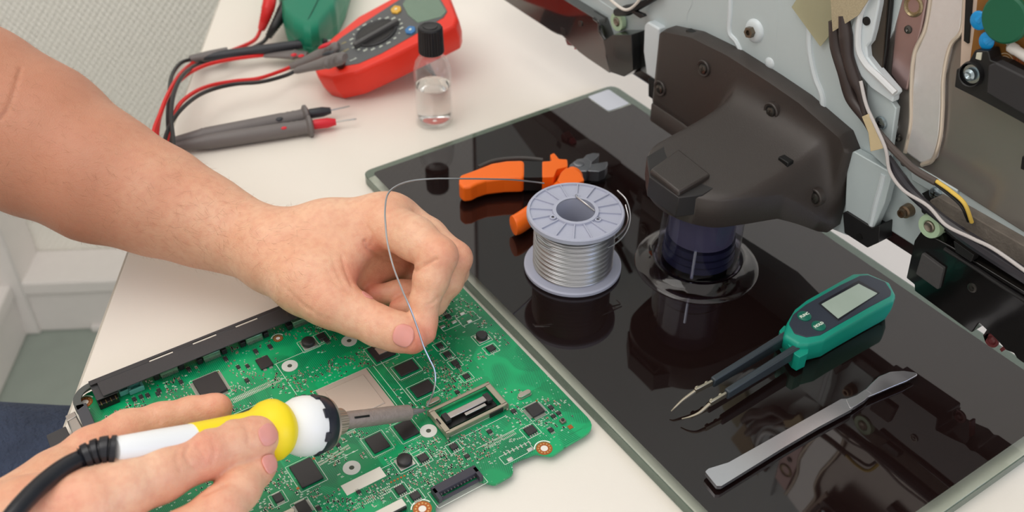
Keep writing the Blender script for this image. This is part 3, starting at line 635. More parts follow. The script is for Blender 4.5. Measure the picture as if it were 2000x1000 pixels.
# crystals in oval cans
for px, py in ((846, 783), (1024, 769), (560, 1003)):
    p = W(px, py, ZB+.002); a = [(math.cos(t)*.0016+(.0026 if math.cos(t) > 0 else -.0026), math.sin(t)*.0016) for t in np.linspace(.01, 2*PI-.01, 24)]
    b = MB(Matrix.Translation((p[0], p[1], ZB))); b.prism([(q[0]*1.06, q[1]*1.15) for q in a], Z3(.0002), Z3(.0006)); cr = b.build('crystal', M_pin, board)
    b = MB(Matrix.Translation((p[0], p[1], ZB))); b.prism(a, Z3(.0005), Z3(.0026)); b.build('crystal_can', mat('crystal_can', (190, 182, 168), rough=.25, metal=.8), cr, bevel=.0004); occ_add(p[0], p[1], .010, .005)
# washers (bare screw pads)
for px, py in ((566, 715), (682, 666), (837, 842), (687, 914)):
    p = W(px, py, ZB); wa = MB().lathe((p[0], p[1], ZB), (0, 0, 1), [(0, .0014), (0, .0047), (.0003, .0047), (.0003, .0014)], n=36, cap=False).build('screw_pad', mat('white_pad', (212, 212, 204), rough=.5), board)
    MB().cyl((p[0], p[1], ZB-.0001), (p[0], p[1], ZB+.0002), .0015, n=20).build('screw_hole', mat('hole_shade', (70, 78, 66), rough=.6), wa); occ_add(p[0], p[1], .0094, .0094)
def dotted_ring(px, py, r, hole=.0020):
    p = W(px, py, ZB); ri = MB().lathe((p[0], p[1], ZB), (0, 0, 1), [(0, hole), (0, r), (.0002, r), (.0002, hole)], n=36, cap=False).build('mounting_ring', M_cu, board)
    MB().cyl((p[0], p[1], ZB), (p[0], p[1], ZB+.00015), hole, n=20).build('screw_hole', M_desk, ri)
    b = MB()
    for k in range(12): t = k*PI/6; b.cyl((p[0]+math.cos(t)*(r+hole)/2, p[1]+math.sin(t)*(r+hole)/2, ZB), (p[0]+math.cos(t)*(r+hole)/2, p[1]+math.sin(t)*(r+hole)/2, ZB+.0003), .0005, n=8)
    b.build('solder_dots', mat('solder_dot', (210, 170, 110), rough=.3, metal=.6), ri, kind='stuff')
    n = 20; V = []; F = []
    for k in range(n+1):
        t = PI*(.1+.75*k/n)
        for q in (r+.0005, r+.0012): V.append((p[0]+math.cos(t)*q, p[1]+math.sin(t)*q, ZB+.0001))
    for k in range(n): F.append((2*k, 2*k+1, 2*k+3, 2*k+2))
    silk.add(V, F); occ_add(p[0], p[1], 2.4*r, 2.4*r)
dotted_ring(1063, 876, .0044); dotted_ring(825, 994, .0048); dotted_ring(166, 786, .0042); dotted_ring(543, 661, .0030, .0013)
# tact switch and copper fiducials
p = W(1099, 822, ZB+.001); t_ = MB().box((p[0], p[1], ZB+.0009), (.0030, .0030, .0016)).build('push_switch', mat('switch_tin', (140, 128, 118), rough=.4, metal=.6), board, bevel=.0002); MB().cyl((p[0], p[1], ZB+.0016), (p[0], p[1], ZB+.0022), .0009, n=14).build('button', M_chip, t_); occ_add(p[0], p[1], .004, .004)
for px, py, s in ((1114, 834, .0026), (613, 896, .0014), (582, 954, .0014), (1048, 783, .0010), (1043, 816, .0010), (427, 727, .0010), (394, 776, .0010), (608, 765, .0012), (735, 697, .0012)):
    p = W(px, py, ZB); pad(p[0], p[1], s, s, pads_cu, .0002); occ_add(p[0], p[1], s, s)
for k in range(5):
    p = W(764+k*6.5, 942-k*3.1, ZB); pads_cu.cyl((p[0], p[1], ZB), (p[0], p[1], ZB+.0002), .0006, n=10); occ_add(p[0], p[1], .0012, .0012)
# memory-socket like metal cage
def P2(px, py, z=ZB): p = W(px, py, z); return p[0], p[1]
cz = ZB+.0042
c4 = [P2(840, 800, cz), P2(954, 745, cz), P2(990, 787, cz), P2(869, 853, cz)]
cx0 = (c4[0][0]+c4[3][0])/2; cx1 = (c4[1][0]+c4[2][0])/2; cy1 = (c4[0][1]+c4[1][1])/2; cy0 = (c4[2][1]+c4[3][1])/2
M_cage = mat('cage_steel', (176, 168, 150), rough=.34, metal=.7, var=.06)
X_, Y_ = (cx0+cx1)/2, (cy0+cy1)/2; SX, SY = cx1-cx0, cy1-cy0
b = MB(); w = .0032
for s in (-1, 1):
    b.box((X_, Y_+s*(SY/2-w*.3), cz-.0002), (SX, w*.6, .0004)); b.box((X_+s*(SX/2-w/2), Y_, cz-.0002), (w, SY-w, .0004))
b.box((cx0+.0001, Y_, (cz+ZB)/2+.0004), (.0003, SY, cz-ZB-.0008)); b.box((X_, cy0, (cz+ZB)/2+.0006), (SX, .0003, cz-ZB-.0012)); b.box((cx1, Y_, (cz+ZB)/2+.0004), (.0003, SY, cz-ZB-.0008)); b.box((X_, cy1, (cz+ZB)/2+.0006), (SX, .0003, cz-ZB-.0012))
for sx in (-1, 1):
    for sy in (-1, 1): b.box((X_+sx*(SX/2-.0006), Y_+sy*(SY/2), (cz+ZB)/2), (.0016, .0006, cz-ZB)); b.sphere((X_+sx*(SX/2-.0006), Y_+sy*SY/2, ZB+.0003), .0009, 10, 6)
cage = b.build('metal_cage', M_cage, board, ang=30)
MB().box((X_-.001, Y_+.0006, cz-.0003), (SX*.66, SY*.20, .0009)).build('slider', mat('slider_steel', (186, 180, 176), rough=.28, metal=.8), cage, bevel=.0003)
MB().box((X_+.003, Y_-.0030, cz-.0008), (SX*.34, SY*.10, .0006)).build('slider', mat('slider_steel', (186, 180, 176)), cage, bevel=.0002)
for sx in (-1, 1): MB().box((X_+sx*SX*.34-.0004, Y_+.0002, cz-.0006), (.0034, .0062, .0026)).build('guide_block', M_chip, cage, bevel=.0003)
MB().box((X_+SX*.30, cy0-.0003, ZB+.0022), (SX*.22, .0008, .0030)).build('guide_block', M_satin, cage)
MB().box((cx0+.0010, Y_, cz+.0001), (.0010, .0046, .0004)).build('cage_slot', M_blk, cage, bevel=.0002)
MB().box((X_, Y_, ZB+.0006), (SX*.8, SY*.5, .0010)).build('cage_floor', M_satin, cage)
occ_add(X_, Y_, SX+.002, SY+.002); sline(cx0+.004, cy0-.0035, cx1-.004, cy0-.0035)
# black drive connector
cz2 = ZB+.0042; c4 = [P2(841, 953, cz2), P2(927, 906, cz2), P2(941, 927, cz2), P2(857, 975, cz2)]
cx0 = (c4[0][0]+c4[3][0])/2; cx1 = (c4[1][0]+c4[2][0])/2; cy1 = (c4[0][1]+c4[1][1])/2; cy0 = (c4[2][1]+c4[3][1])/2; X_, Y_ = (cx0+cx1)/2, (cy0+cy1)/2; SX, SY = cx1-cx0, cy1-cy0
b = MB(); b.box((X_, Y_+SY*.2, ZB+.0021), (SX, SY*.6, .0042)); b.box((X_, cy0+.001, ZB+.0006), (SX*.9, .002, .0010))
for s in (-1, 1): b.box((X_+s*(SX/2-.0011), Y_-SY*.1, ZB+.0021), (.0022, SY*.9, .0042))
M_conn = mat('slate_plastic', (58, 56, 66), rough=.45)
dc = b.build('drive_connector', M_conn, board, bevel=.0003); b = MB()
for k in range(11): b.box((cx0+.0035+k*(SX-.007)/10, Y_-SY*.12, ZB+.0018), (.0005, .0012, .0006))
b.build('contacts', M_pin, dc, smooth=False, kind='stuff'); b = MB()
for k in range(16): b.box((cx0+.003+k*(SX-.006)/15, cy1+.0006, ZB+.0003), (.0004, .0014, .0003))
b.build('solder_tails', M_pin, dc, smooth=False, kind='stuff'); occ_add(X_, Y_, SX+.002, SY+.003); srect(X_, Y_-.001, SX+.003, SY+.003)
# white parts
q = [W(a, b_, ZB) for a, b_ in ((665, 949), (742, 912), (755, 930), (678, 968))]
x0, x1 = (q[0][0]+q[3][0])/2, (q[1][0]+q[2][0])/2; y1, y0 = (q[0][1]+q[1][1])/2, (q[2][1]+q[3][1])/2
MB().box(((x0+x1)/2, (y0+y1)/2, ZB+.0001), (x1-x0, y1-y0, .0002)).build('blank_label', mat('paper_white', (228, 222, 208), rough=.6), board, smooth=False, label='blank white paper strip'); occ_add((x0+x1)/2, (y0+y1)/2, x1-x0, y1-y0)
p = W(757, 994, ZB+.002); wc = MB().box((p[0], p[1]-.001, ZB+.0014), (.018, .005, .0028)).build('flat_connector', mat('ivory_plastic', (220, 214, 200), rough=.5), board, bevel=.0003); MB().box((p[0]+.004, p[1]-.0035, ZB+.0016), (.009, .002, .0018)).build('connector_slot', M_cap, wc); occ_add(p[0], p[1], .02, .008)
p = W(1000, 880, ZB); 
for k in range(7): pp = W(986+k*8, 887-k*3.6, ZB); pads.box((pp[0], pp[1], ZB+.0003), (.0007, .0026, .0006))
occ_add(p[0], p[1], .02, .006); srect(p[0]+.001, p[1]-.003, .019, .006)
for px, py in ((864, 639), (887, 630), (917, 629), (903, 614), (996, 898), (1035, 879)):
    p = W(px, py, ZB); MB().box((p[0], p[1], ZB+.0004), (.0034, .0022, .0008)).build('solder_pad', M_tin, board, bevel=.0003); occ_add(p[0], p[1], .004, .003)
p = W(877, 632, ZB); srect(p[0], p[1], .0125, .0085); p = W(914, 622, ZB); srect(p[0], p[1], .0125, .0085)
# port row hidden under the rail
for px, py in ((330, 725), (414, 694), (497, 661), (588, 628)):
    p = W(px, py, ZB+.003); pc = MB().box((p[0], p[1]+.0035, ZB+.0022), (.0105, .0065, .0040)).build('port_shell', mat('clear_green_shell', (120, 160, 130), rough=.25, metal=.5, var=.3, vscale=300), board, bevel=.0004)
    b = MB()
    for k in range(14): b.box((p[0]-.0045+k*.0007, p[1]-.0004, ZB+.0010), (.00035, .0014, .0012))
    b.build('port_pins', M_pin, pc, smooth=False, kind='stuff')
    for s in (-1, 1): MB().box((p[0]+s*.0074, p[1]+.0020, ZB+.0020), (.0030, .0050, .0036)).build('port_clip', M_cap, pc, bevel=.0003)
    occ_add(p[0], p[1]+.002, .018, .009)
for px, py, sx, sy in ((243, 762, .0065, .0045), (265, 757, .0085, .0055)):
    p = W(px, py, ZB+.002); tb = MB(); 
    for s in (-1, 1): tb.box((p[0], p[1]+s*sy*.38, ZB+.0018), (sx, sy*.2, .0034)); tb.box((p[0]+s*sx*.42, p[1], ZB+.0018), (sx*.16, sy*.9, .0034))
    t_ = tb.build('terminal_block', mat('teal_plastic', (92, 170, 158), rough=.35), board, bevel=.0003); MB().cyl((p[0], p[1], ZB), (p[0], p[1], ZB+.0024), sy*.24, n=14).build('terminal_post', mat('teal_dark', (40, 120, 108), rough=.35), t_); occ_add(p[0], p[1], sx+.002, sy+.002)
p = W(212, 783, ZB+.003); pc = MB().box((p[0], p[1]+.002, ZB+.0020), (.011, .007, .0038)).build('pin_header', M_satin, board, bevel=.0003); b = MB()
for k in range(4): b.box((p[0]-.004+k*.0027, p[1]-.001, ZB+.0042), (.0004, .003, .0006))
b.build('contacts', mat('gold_contact', (190, 160, 100), rough=.3, metal=.8), pc, smooth=False, kind='stuff'); occ_add(p[0], p[1], .013, .01)
# rail with slots
zr = ZB+.0088
def rail_pt(px, py, z=zr): p = W(px, py, z); return p[0], p[1]
ra0 = rail_pt(172, 745); ra1 = rail_pt(545, 600); yb_ = (ra0[1]+ra1[1])/2; rf0 = rail_pt(200, 770); rf1 = rail_pt(470, 668); yf = (rf0[1]+rf1[1])/2
M_rail = mat('rail_black', (62, 61, 63), rough=.5, bump=.1, bscale=900)
xl = ra0[0]; xr = rail_pt(640, 560)[0]
rail = MB()
rail.box(((xl+xr)/2, yb_+.0003, zr-.0006), (xr-xl, .0008, .0012))
slots = [(rail_pt(290, 703)[0], rail_pt(336, 684)[0]), (rail_pt(375, 669)[0], rail_pt(421, 651)[0]), (rail_pt(458, 635)[0], rail_pt(501, 619)[0])]
ysl0 = rail_pt(313, 698)[1]; ysl1 = ysl0+.0016
xs = [xl]+[v for s in slots for v in s]+[xr-.012]
rail.box(((xl+xr)/2, (yb_+ysl1)/2, zr-.0004), (xr-xl, yb_-ysl1, .0008)); rail.box(((rf0[0]+xr-.014)/2, (yf+ysl0)/2, zr-.0004), (xr-.014-rf0[0], ysl0-yf, .0008))
for k in range(0, len(xs), 2): rail.box(((xs[k]+xs[k+1])/2, (ysl0+ysl1)/2, zr-.0004), (xs[k+1]-xs[k], ysl1-ysl0, .0008))
rail.build('edge_rail', M_rail, board, bevel=.0002, seg=1)
MB().box(((xl+rf0[0])/2+.004, (yf+yb_)/2, zr-.0022), (.012, yb_-yf-.001, .0008)).build('rail_end', M_rail, board, bevel=.0003)
p = W(548, 612, zr); b = MB(); b.box((p[0]+.002, p[1], ZB+.004), (.005, .006, .004)); b.build('metal_jack', M_pin, board, bevel=.0004)
# grey corner bracket and the socket on the left edge
cen = np.array([bx0+.012, by1-.012]); n = 14; V = []; F = []
for k in range(n+1):
    t = PI/2+PI/2*k/n*1.25
    for rr_, zz in ((.0125, ZB+.006), (.0085, ZB+.006), (.0085, ZB+.0052), (.0125, ZB+.0005)): V.append((cen[0]+math.cos(t)*rr_*1.05, cen[1]+math.sin(t)*rr_, zz))
for k in range(n):
    for j in range(4): F.append((4*k+j, 4*k+(j+1) % 4, 4*k+4+(j+1) % 4, 4*k+4+j))
F += [(0, 1, 2, 3), (4*n+3, 4*n+2, 4*n+1, 4*n)]
MB().add(V, F).build('corner_bracket', mat('bracket_grey', (84, 88, 86), rough=.5), board, ang=50)
def quad_block(name, pix, z0, z1, material, parent=board, bevel=.0004, **kw):
    pts = [W(a, b_, z1) for a, b_ in pix]; return MB().prism([(p[0], p[1]) for p in pts], Z3(z0), Z3(z1)).build(name, material, parent, bevel=bevel, **kw)
quad_block('side_shield', [(146, 792), (168, 786), (200, 860), (172, 858)], ZB, ZB+.006, mat('shield_grey', (72, 74, 80), rough=.45))
vs = quad_block('side_socket', [(132, 822), (150, 812), (170, 850), (146, 862)], ZB-.003, ZB+.0050, mat('socket_tin', (180, 176, 170), rough=.3, metal=.8), bevel=.0008)
quad_block('socket_ear', [(127, 812), (146, 803), (150, 812), (131, 823)], ZB-.002, ZB+.0052, mat('socket_tin', (180, 176, 170)), vs)
quad_block('side_cover', [(90, 850), (128, 832), (140, 858), (128, 880), (104, 890)], ZB-.004, ZB+.001, M_rail)
# tiny surface-mounted parts, by clusters surveyed on the photograph
tb_, tn_, te_ = MB(), MB(), MB()
def smd(x, y, kind_, rot, s=1.):
    l, w_, h = .0011*s, .0006*s, .0005*s
    if rot: a, c_ = (w_, l), 1
    else: a, c_ = (l, w_), 0
    (tb_ if kind_ else tn_).box((x, y, ZB+h/2), (a[0]*(.6 if not rot else 1), a[1]*(.6 if rot else 1), h))
    for sg in (-1, 1):
        o_ = (sg*l*.4, 0) if not rot else (0, sg*l*.4); te_.box((x+o_[0], y+o_[1], ZB+h*.45), (l*.22 if not rot else w_*1.05, l*.22 if rot else w_*1.05, h*.9))
CL = [(300, 740, 60, 22), (330, 752, 50, 24), (255, 800, 60, 40), (225, 815, 36, 40), (350, 770, 50, 16), (345, 745, 30, 14), (385, 715, 40, 12), (450, 690, 60, 12), (470, 720, 40, 24), (495, 730, 40, 30), (520, 665, 50, 14), (560, 650, 30, 20), (590, 640, 30, 14), (600, 650, 50, 30), (620, 640, 40, 20), (640, 670, 40, 22),
      (725, 700, 36, 22), (700, 690, 30, 14), (690, 700, 26, 14), (840, 700, 30, 24), (870, 680, 30, 40), (850, 730, 30, 36), (880, 720, 30, 40), (905, 700, 30, 20), (890, 735, 40, 30), (880, 755, 60, 24), (900, 760, 50, 20), (905, 610, 60, 20), (890, 600, 50, 24), (870, 625, 40, 24), (950, 690, 40, 14), (975, 660, 20, 30), (945, 635, 24, 12),
      (870, 770, 40, 20), (845, 775, 30, 20), (1010, 815, 40, 24), (1060, 820, 36, 20), (1075, 790, 30, 30), (1085, 830, 40, 30), (1055, 835, 40, 20), (1030, 800, 40, 30), (960, 850, 40, 24), (935, 850, 40, 30), (910, 850, 50, 30), (890, 860, 40, 30), (870, 890, 50, 30), (900, 885, 50, 30), (920, 895, 40, 20), (960, 885, 40, 30),
      (850, 900, 50, 26), (860, 925, 40, 20), (885, 920, 50, 20), (835, 880, 40, 20), (800, 870, 50, 20), (820, 915, 40, 20), (800, 920, 40, 16), (770, 900, 30, 20), (755, 880, 30, 20), (710, 850, 26, 30), (720, 885, 40, 14), (760, 830, 24, 30), (840, 860, 50, 18), (770, 925, 50, 20), (800, 945, 50, 20), (820, 950, 40, 20), (840, 940, 30, 14), (790, 975, 60, 20),
      (660, 900, 30, 20), (640, 880, 40, 20), (620, 870, 40, 30), (560, 930, 30, 30), (560, 950, 40, 20), (640, 985, 40, 20), (660, 975, 40, 30), (690, 985, 40, 30), (720, 965, 50, 24), (740, 955, 40, 16), (600, 965, 40, 20), (530, 945, 30, 30), (525, 985, 40, 20), (640, 830, 24, 14), (690, 820, 30, 10), (820, 790, 40, 20), (815, 810, 30, 16), (690, 830, 40, 20), (680, 850, 40, 20),
      (460, 760, 40, 16), (540, 745, 30, 20), (570, 740, 30, 20), (600, 735, 30, 24), (640, 720, 50, 20), (670, 705, 40, 20), (700, 710, 30, 12), (560, 760, 40, 14), (590, 755, 30, 14), (440, 800, 40, 20), (470, 800, 50, 14)]
for px, py, w_, h_ in CL:
    p = W(px, py, ZB); kx, ky = pxs(px, py); rot = random.random() < .5; n = int(w_*h_/24)
    for _ in range(n):
        x = p[0]+(random.random()-.5)*w_*kx; y = p[1]+(random.random()-.5)*h_*ky*1.3
        x = round(x/.0009)*.0009; y = round(y/.0013)*.0013
        if not free(x, y, .0005) or not (bx0+.003 < x < bx1-.002): continue
        occ.append((x-.0007, y-.0006, x+.0007, y+.0006))
        r_ = random.random()
        if r_ < .30: smd(x, y, 0, rot, random.choice((.9, 1, 1.3)))
        elif r_ < .55: smd(x, y, 1, rot, random.choice((.9, 1.1, 1.4)))
        elif r_ < .85:
            for k in range(2): pad(x+(k-.5)*.0006*(not rot), y+(k-.5)*.0006*rot, .0005, .0005 if k else .0006)
        else: sline(x-.0006, y, x+.0006, y, .0002); sline(x-.0006, y+.0005, x+.0004, y+.0005, .0002)
CLEAN = [(950, 560, 1130, 760), (560, 690, 650, 760), (965, 900, 1000, 940), (420, 800, 560, 900), (640, 940, 720, 1000)]
for _ in range(2600):
    px = random.uniform(180, 1120); py = random.uniform(590, 1010)
    if any(a <= px <= c_ and b_ <= py <= d_ for a, b_, c_, d_ in CLEAN): continue
    p = W(px, py, ZB); x = round(p[0]/.0009)*.0009; y = round(p[1]/.0013)*.0013
    if not (bx0+.004 < x < bx1-.003 and y < by1-.003) or not free(x, y, .0005) or (px > 850 and py > 890-(px-850)*.1) or px+py < 830: continue
    if math.sin(x*260)+math.sin(y*210+1) < .1: continue
    occ.append((x-.0007, y-.0006, x+.0007, y+.0006)); r_ = random.random(); rot = random.random() < .5
    if r_ < .25: smd(x, y, 0, rot)
    elif r_ < .4: smd(x, y, 1, rot)
    elif r_ < .8:
        for k in range(3): pad(x+(k-1)*.0006*(not rot), y+(k-1)*.0006*rot, .0004 if not rot else .0007, .0007 if not rot else .0004)
    else: sline(x-.0007, y, x+.0007, y, .0002); sline(x-.0007, y+.0006, x+.0003, y+.0006, .0002)
for b_, nm, mm in ((tb_, 'tan_capacitors', M_tan), (tn_, 'black_resistors', M_cap), (te_, 'solder_ends', M_tin)): b_.build(nm, mm, board, smooth=False, kind='stuff')
# rows of contact fingers and outlines
def fingers(p0, p1, n, ln, rows=1, gap=.0016):
    a = W(*p0, ZB); c_ = W(*p1, ZB)
    for k in range(n):
        q = a+(c_-a)*k/(n-1)
        for r_ in range(rows):
            if free(q[0], q[1]-r_*gap, .0): pad(q[0], q[1]-r_*gap, abs(c_[0]-a[0])/n*.5, ln)
fingers((450, 782), (545, 738), 34, .0018, 2, .0024); fingers((200, 800), (345, 760), 16, .0010); fingers((945, 870), (1003, 842), 22, .0014, 2, .002); fingers((772, 893), (802, 878), 12, .002); fingers((620, 868), (690, 838), 30, .0012, 2)
fingers((620, 905), (680, 870), 30, .0012, 2, .0018); fingers((690, 985), (760, 950), 22, .0010, 3, .0016); fingers((895, 758), (940, 738), 12, .0014); fingers((1000, 862), (1040, 846), 12, .001); fingers((760, 945), (800, 925), 12, .001); fingers((640, 812), (700, 784), 24, .0008)
for a, c_ in (((536, 712), (582, 770)), ((536, 712), (640, 668)), ((455, 775), (560, 744)), ((640, 905), (700, 880)), ((700, 936), (820, 880)), ((743, 704), (812, 792)), ((728, 715), (790, 790)), ((880, 852), (984, 802)), ((930, 875), (1010, 838)), ((240, 790), (290, 850)), ((1010, 600), (960, 560)), ((820, 905), (870, 880))):
    a = W(*a, ZB); c_ = W(*c_, ZB)
    if abs(c_[0]-a[0]) > abs(c_[1]-a[1]): sline(a[0], (a[1]+c_[1])/2, c_[0], (a[1]+c_[1])/2)
    else: sline((a[0]+c_[0])/2, a[1], (a[0]+c_[0])/2, c_[1])
silk.build('silkscreen_print', M_silk, board, smooth=False, kind='stuff'); pads.build('tinned_pads', M_tin, board, smooth=False, kind='stuff'); pads_cu.build('copper_pads', M_cu, board, smooth=False, kind='stuff')
MB().box((.1, .3, .0018), (.03, .03, .0036)).build('underside_parts', M_cap, board)
# ---------------------------------------------------------------- solder reel on the glass
GT += .00015; sp = W(1118, 521, GT); SX_, SY_ = sp[0], sp[1]
reel = empty('solder_reel', (SX_, SY_, GT), 'grey plastic reel of silver solder wire standing on the black glass', 'solder reel')
M_reel = mat('reel_plastic', (176, 179, 196), rough=.42, sss=.0, var=.02)
M_sol = mat('solder_wire', (188, 188, 190), rough=.28, metal=.92)
M_sol2 = mat('solder_winding', (170, 170, 172), rough=.32, metal=.9)
b = MB(); b.lathe((SX_, SY_, GT), (0, 0, 1), [(0, .0122), (0, .0300), (.0012, .0315), (.0030, .0315), (.0038, .0305), (.0038, .0122)], n=72, cap=False); b.build('lower_flange', M_reel, reel)
ZR = GT+.0415
up_ = MB(); up_.lathe((SX_, SY_, ZR), (0, 0, 1), [(0, .0122), (0, .0298), (.0008, .0306), (.0034, .0306), (.0042, .0300), (.0042, .0286), (.0030, .0284), (.0030, .0146), (.0046, .0144), (.0046, .0122)], n=72, cap=False)
uf = up_.build('upper_flange', M_reel, reel)
for k in range(16):
    t = 2*PI*k/16+.1; c_, s_ = math.cos(t), math.sin(t)
    MB().bar((SX_+c_*.0142, SY_+s_*.0142, ZR+.0035), (SX_+c_*.0288, SY_+s_*.0288, ZR+.0035), .0008, .0014).build('rib', M_reel, uf, bevel=.0001, seg=1)
MB().lathe((SX_, SY_, GT+.001), (0, 0, 1), [(0, .0122), (ZR-GT+.003, .0122), (ZR-GT+.003, .0134), (0, .0134)], n=48, cap=False).build('core', M_reel, reel)
for t in (.9, 3.0, 5.1):
    c_, s_ = math.cos(t), math.sin(t)
    MB().lathe((SX_+c_*.0160, SY_+s_*.0160, ZR+.0026), (0, 0, 1), [(0, .0010), (0, .0021), (.0016, .0021), (.0016, .0010)], n=18, cap=False).build('pin_eye', M_reel, uf)
    MB().cyl((SX_+c_*.016, SY_+s_*.016, ZR+.0031), (SX_+c_*.016, SY_+s_*.016, ZR+.0034), .0010, n=12).build('pin_hole', mat('eye_shade', (96, 92, 92), rough=.6), uf)
prof = [(0, .0130)]; n = 38; zz0 = .0040; dz = (ZR-GT-.0042)/n
for k in range(n):
    rr_ = .0252+.0002*math.sin(k*1.7)-(.0012 if k > 33 else 0)
    for q in (0, .25, .5, .75): prof.append((zz0+dz*(k+q), rr_+dz*.55*math.sin(PI*q)))
prof.append((zz0+dz*n, .0250)); prof.append((zz0+dz*n, .0130))
MB().lathe((SX_, SY_, GT), (0, 0, 1), prof, n=72, cap=False).build('solder_winding', M_sol2, reel, ang=60)
def circ(t, r, z): return (SX_+math.cos(t)*r, SY_+math.sin(t)*r, z)
# loose loop, wire end on top, and the strand running to the hand
tt = [math.radians(a) for a in (-35, -50, -75, -100, -125, -150, -175, -200)]
loop = [W(1206, 372, ZR+.006), W(1224, 392, ZR+.004), W(1231, 425, ZR-.004), W(1222, 455, ZR-.010), W(1198, 478, ZR-.013), W(1160, 493, ZR-.0135), W(1118, 496, ZR-.013), W(1080, 490, ZR-.011), W(1052, 474, ZR-.007), W(1046, 458, ZR-.004)]
MB().tube(smooth_path(loop, 8), .0005, 8).build('loose_turn', M_sol, reel)
loop = [W(1222, 400, ZR-.001), W(1227, 430, ZR-.006), W(1212, 456, ZR-.011), W(1180, 474, ZR-.0125), W(1120, 485, ZR-.010), W(1075, 480, ZR-.008), W(1050, 462, ZR-.004)]
MB().tube(smooth_path(loop, 8), .0005, 8).build('loose_turn', M_sol, reel)
MB().tube(smooth_path([W(1124, 382, ZR+.004), W(1128, 386, ZR+.006), W(1145, 399, ZR+.0055), W(1161, 412, ZR+.003)], 5), .0006, 8).build('wire_end', M_sol, reel)
STR = [(1062, 358, ZR+.002), (1040, 355, .058), (1000, 351, .066), (950, 349.5, .075), (900, 349, .083), (850, 349, .089), (805, 353, .093), (775, 363, .0945), (757, 380, .0945), (752, 410, .0935), (753, 440, .091), (757, 475, .086), (768, 520, .0785), (785, 565, .069), (800, 600, .061), (815, 640, .050), (827, 676, .040), (838, 700, .0335), (848, 722, .028), (850, 745, .023), (845, 770, .0165), (838, 785, .0118), (834, 794, .0095)]
strand = MB().tube(smooth_path([W(*q) for q in STR], 8), .00052, 8).build('solder_strand', M_sol, reel)

# ---------------------------------------------------------------- side cutters
M_or = mat('orange_grip', (250, 112, 24), rough=.36, sss=.0, var=.02); M_tool = mat('tool_steel', (138, 140, 146), rough=.32, metal=.9, var=.08)
cut = empty('side_cutters', tuple(W(1050, 335, GT)), 'orange and black handled side cutters lying behind the solder reel', 'pliers')
def slab(name, pix, z0, z1, material, parent, r=3, bevel=.001, n=4, **kw):
    pts = [W(a, b_, z1) for a, b_ in arc_poly(pix, r, n)]
    return MB().prism([(p[0], p[1]) for p in pts], Z3(z0), Z3(z1)).build(name, material, parent, bevel=bevel, **kw)
zt = GT+.0165; zb_ = GT+.0035
h1 = slab('handle', [(897, 342), (930, 330), (960, 318), (990, 313), (1025, 312), (1025, 347), (985, 348), (950, 352), (932, 358), (920, 364), (905, 366), (896, 358)], zb_, zt, M_or, cut, r=9, bevel=.0032, seg=4)
slab('handle_band', [(1023, 313.5), (1061, 315), (1061, 346), (1023, 346)], zb_+.0008, zt-.0006, M_satin, h1, r=1, bevel=.0028, seg=4)
slab('handle_front', [(1059, 315), (1078, 314), (1074, 302), (1082, 298), (1092, 310), (1108, 311), (1109, 325), (1088, 330), (1082, 345), (1059, 346)], zb_, zt, M_or, h1, r=3, bevel=.0022, seg=3)
MB().tube(smooth_path([W(a, b_, zt-.002) for a, b_ in ((935, 327), (962, 315.5), (992, 310.5), (1025, 309.5), (1060, 313))], 6), .0016, 8).build('spine', mat('grip_charcoal', (62, 58, 56), rough=.45), h1)
pts = smooth_path([W(a, b_, GT+.009) for a, b_ in ((1122, 342), (1100, 366), (1070, 395), (1040, 418), (1012, 437), (1001, 441))], 6)
h2 = MB().tube([tuple(p) for p in pts], list(np.interp(range(len(pts)), [0, 6, len(pts)-6, len(pts)-2, len(pts)-1], [.007, .0065, .0070, .0068, .0035])), 14).build('handle', M_or, cut)
slab('handle_front', [(1088, 352), (1096, 336), (1106, 327), (1120, 329), (1134, 337), (1142, 352), (1120, 360), (1100, 362)], zb_, zt, M_or, h2, r=3, bevel=.0022, seg=3)
hd = slab('cutter_head', [(1112, 322), (1128, 310), (1146, 308), (1156, 316), (1153, 326), (1146, 334), (1130, 334), (1112, 331)], GT+.0045, GT+.0135, M_tool, cut, r=3, bevel=.0008)
slab('blade', [(1138, 310), (1146, 302), (1158, 298.5), (1170, 299.5), (1170, 303), (1160, 312), (1152, 319), (1146, 318)], GT+.005, GT+.013, M_tool, cut, r=1.5, bevel=.0006)
slab('blade', [(1148, 322), (1160, 319.5), (1186, 315.5), (1187, 320), (1182, 330), (1170, 335), (1152, 334), (1144, 332)], GT+.004, GT+.0125, M_tool, cut, r=1.5, bevel=.0006)
p = W(1131, 319, GT+.0137); MB().lathe((p[0], p[1], GT+.013), (0, 0, 1), [(0, .0042), (.0009, .0040), (.0012, .0034), (.0009, .0001)], n=24).build('pivot', M_tool, cut)
slab('joint_bar', [(1080, 330), (1100, 326), (1112, 330), (1106, 340), (1082, 340)], GT+.004, GT+.009, M_tool, cut, r=1)

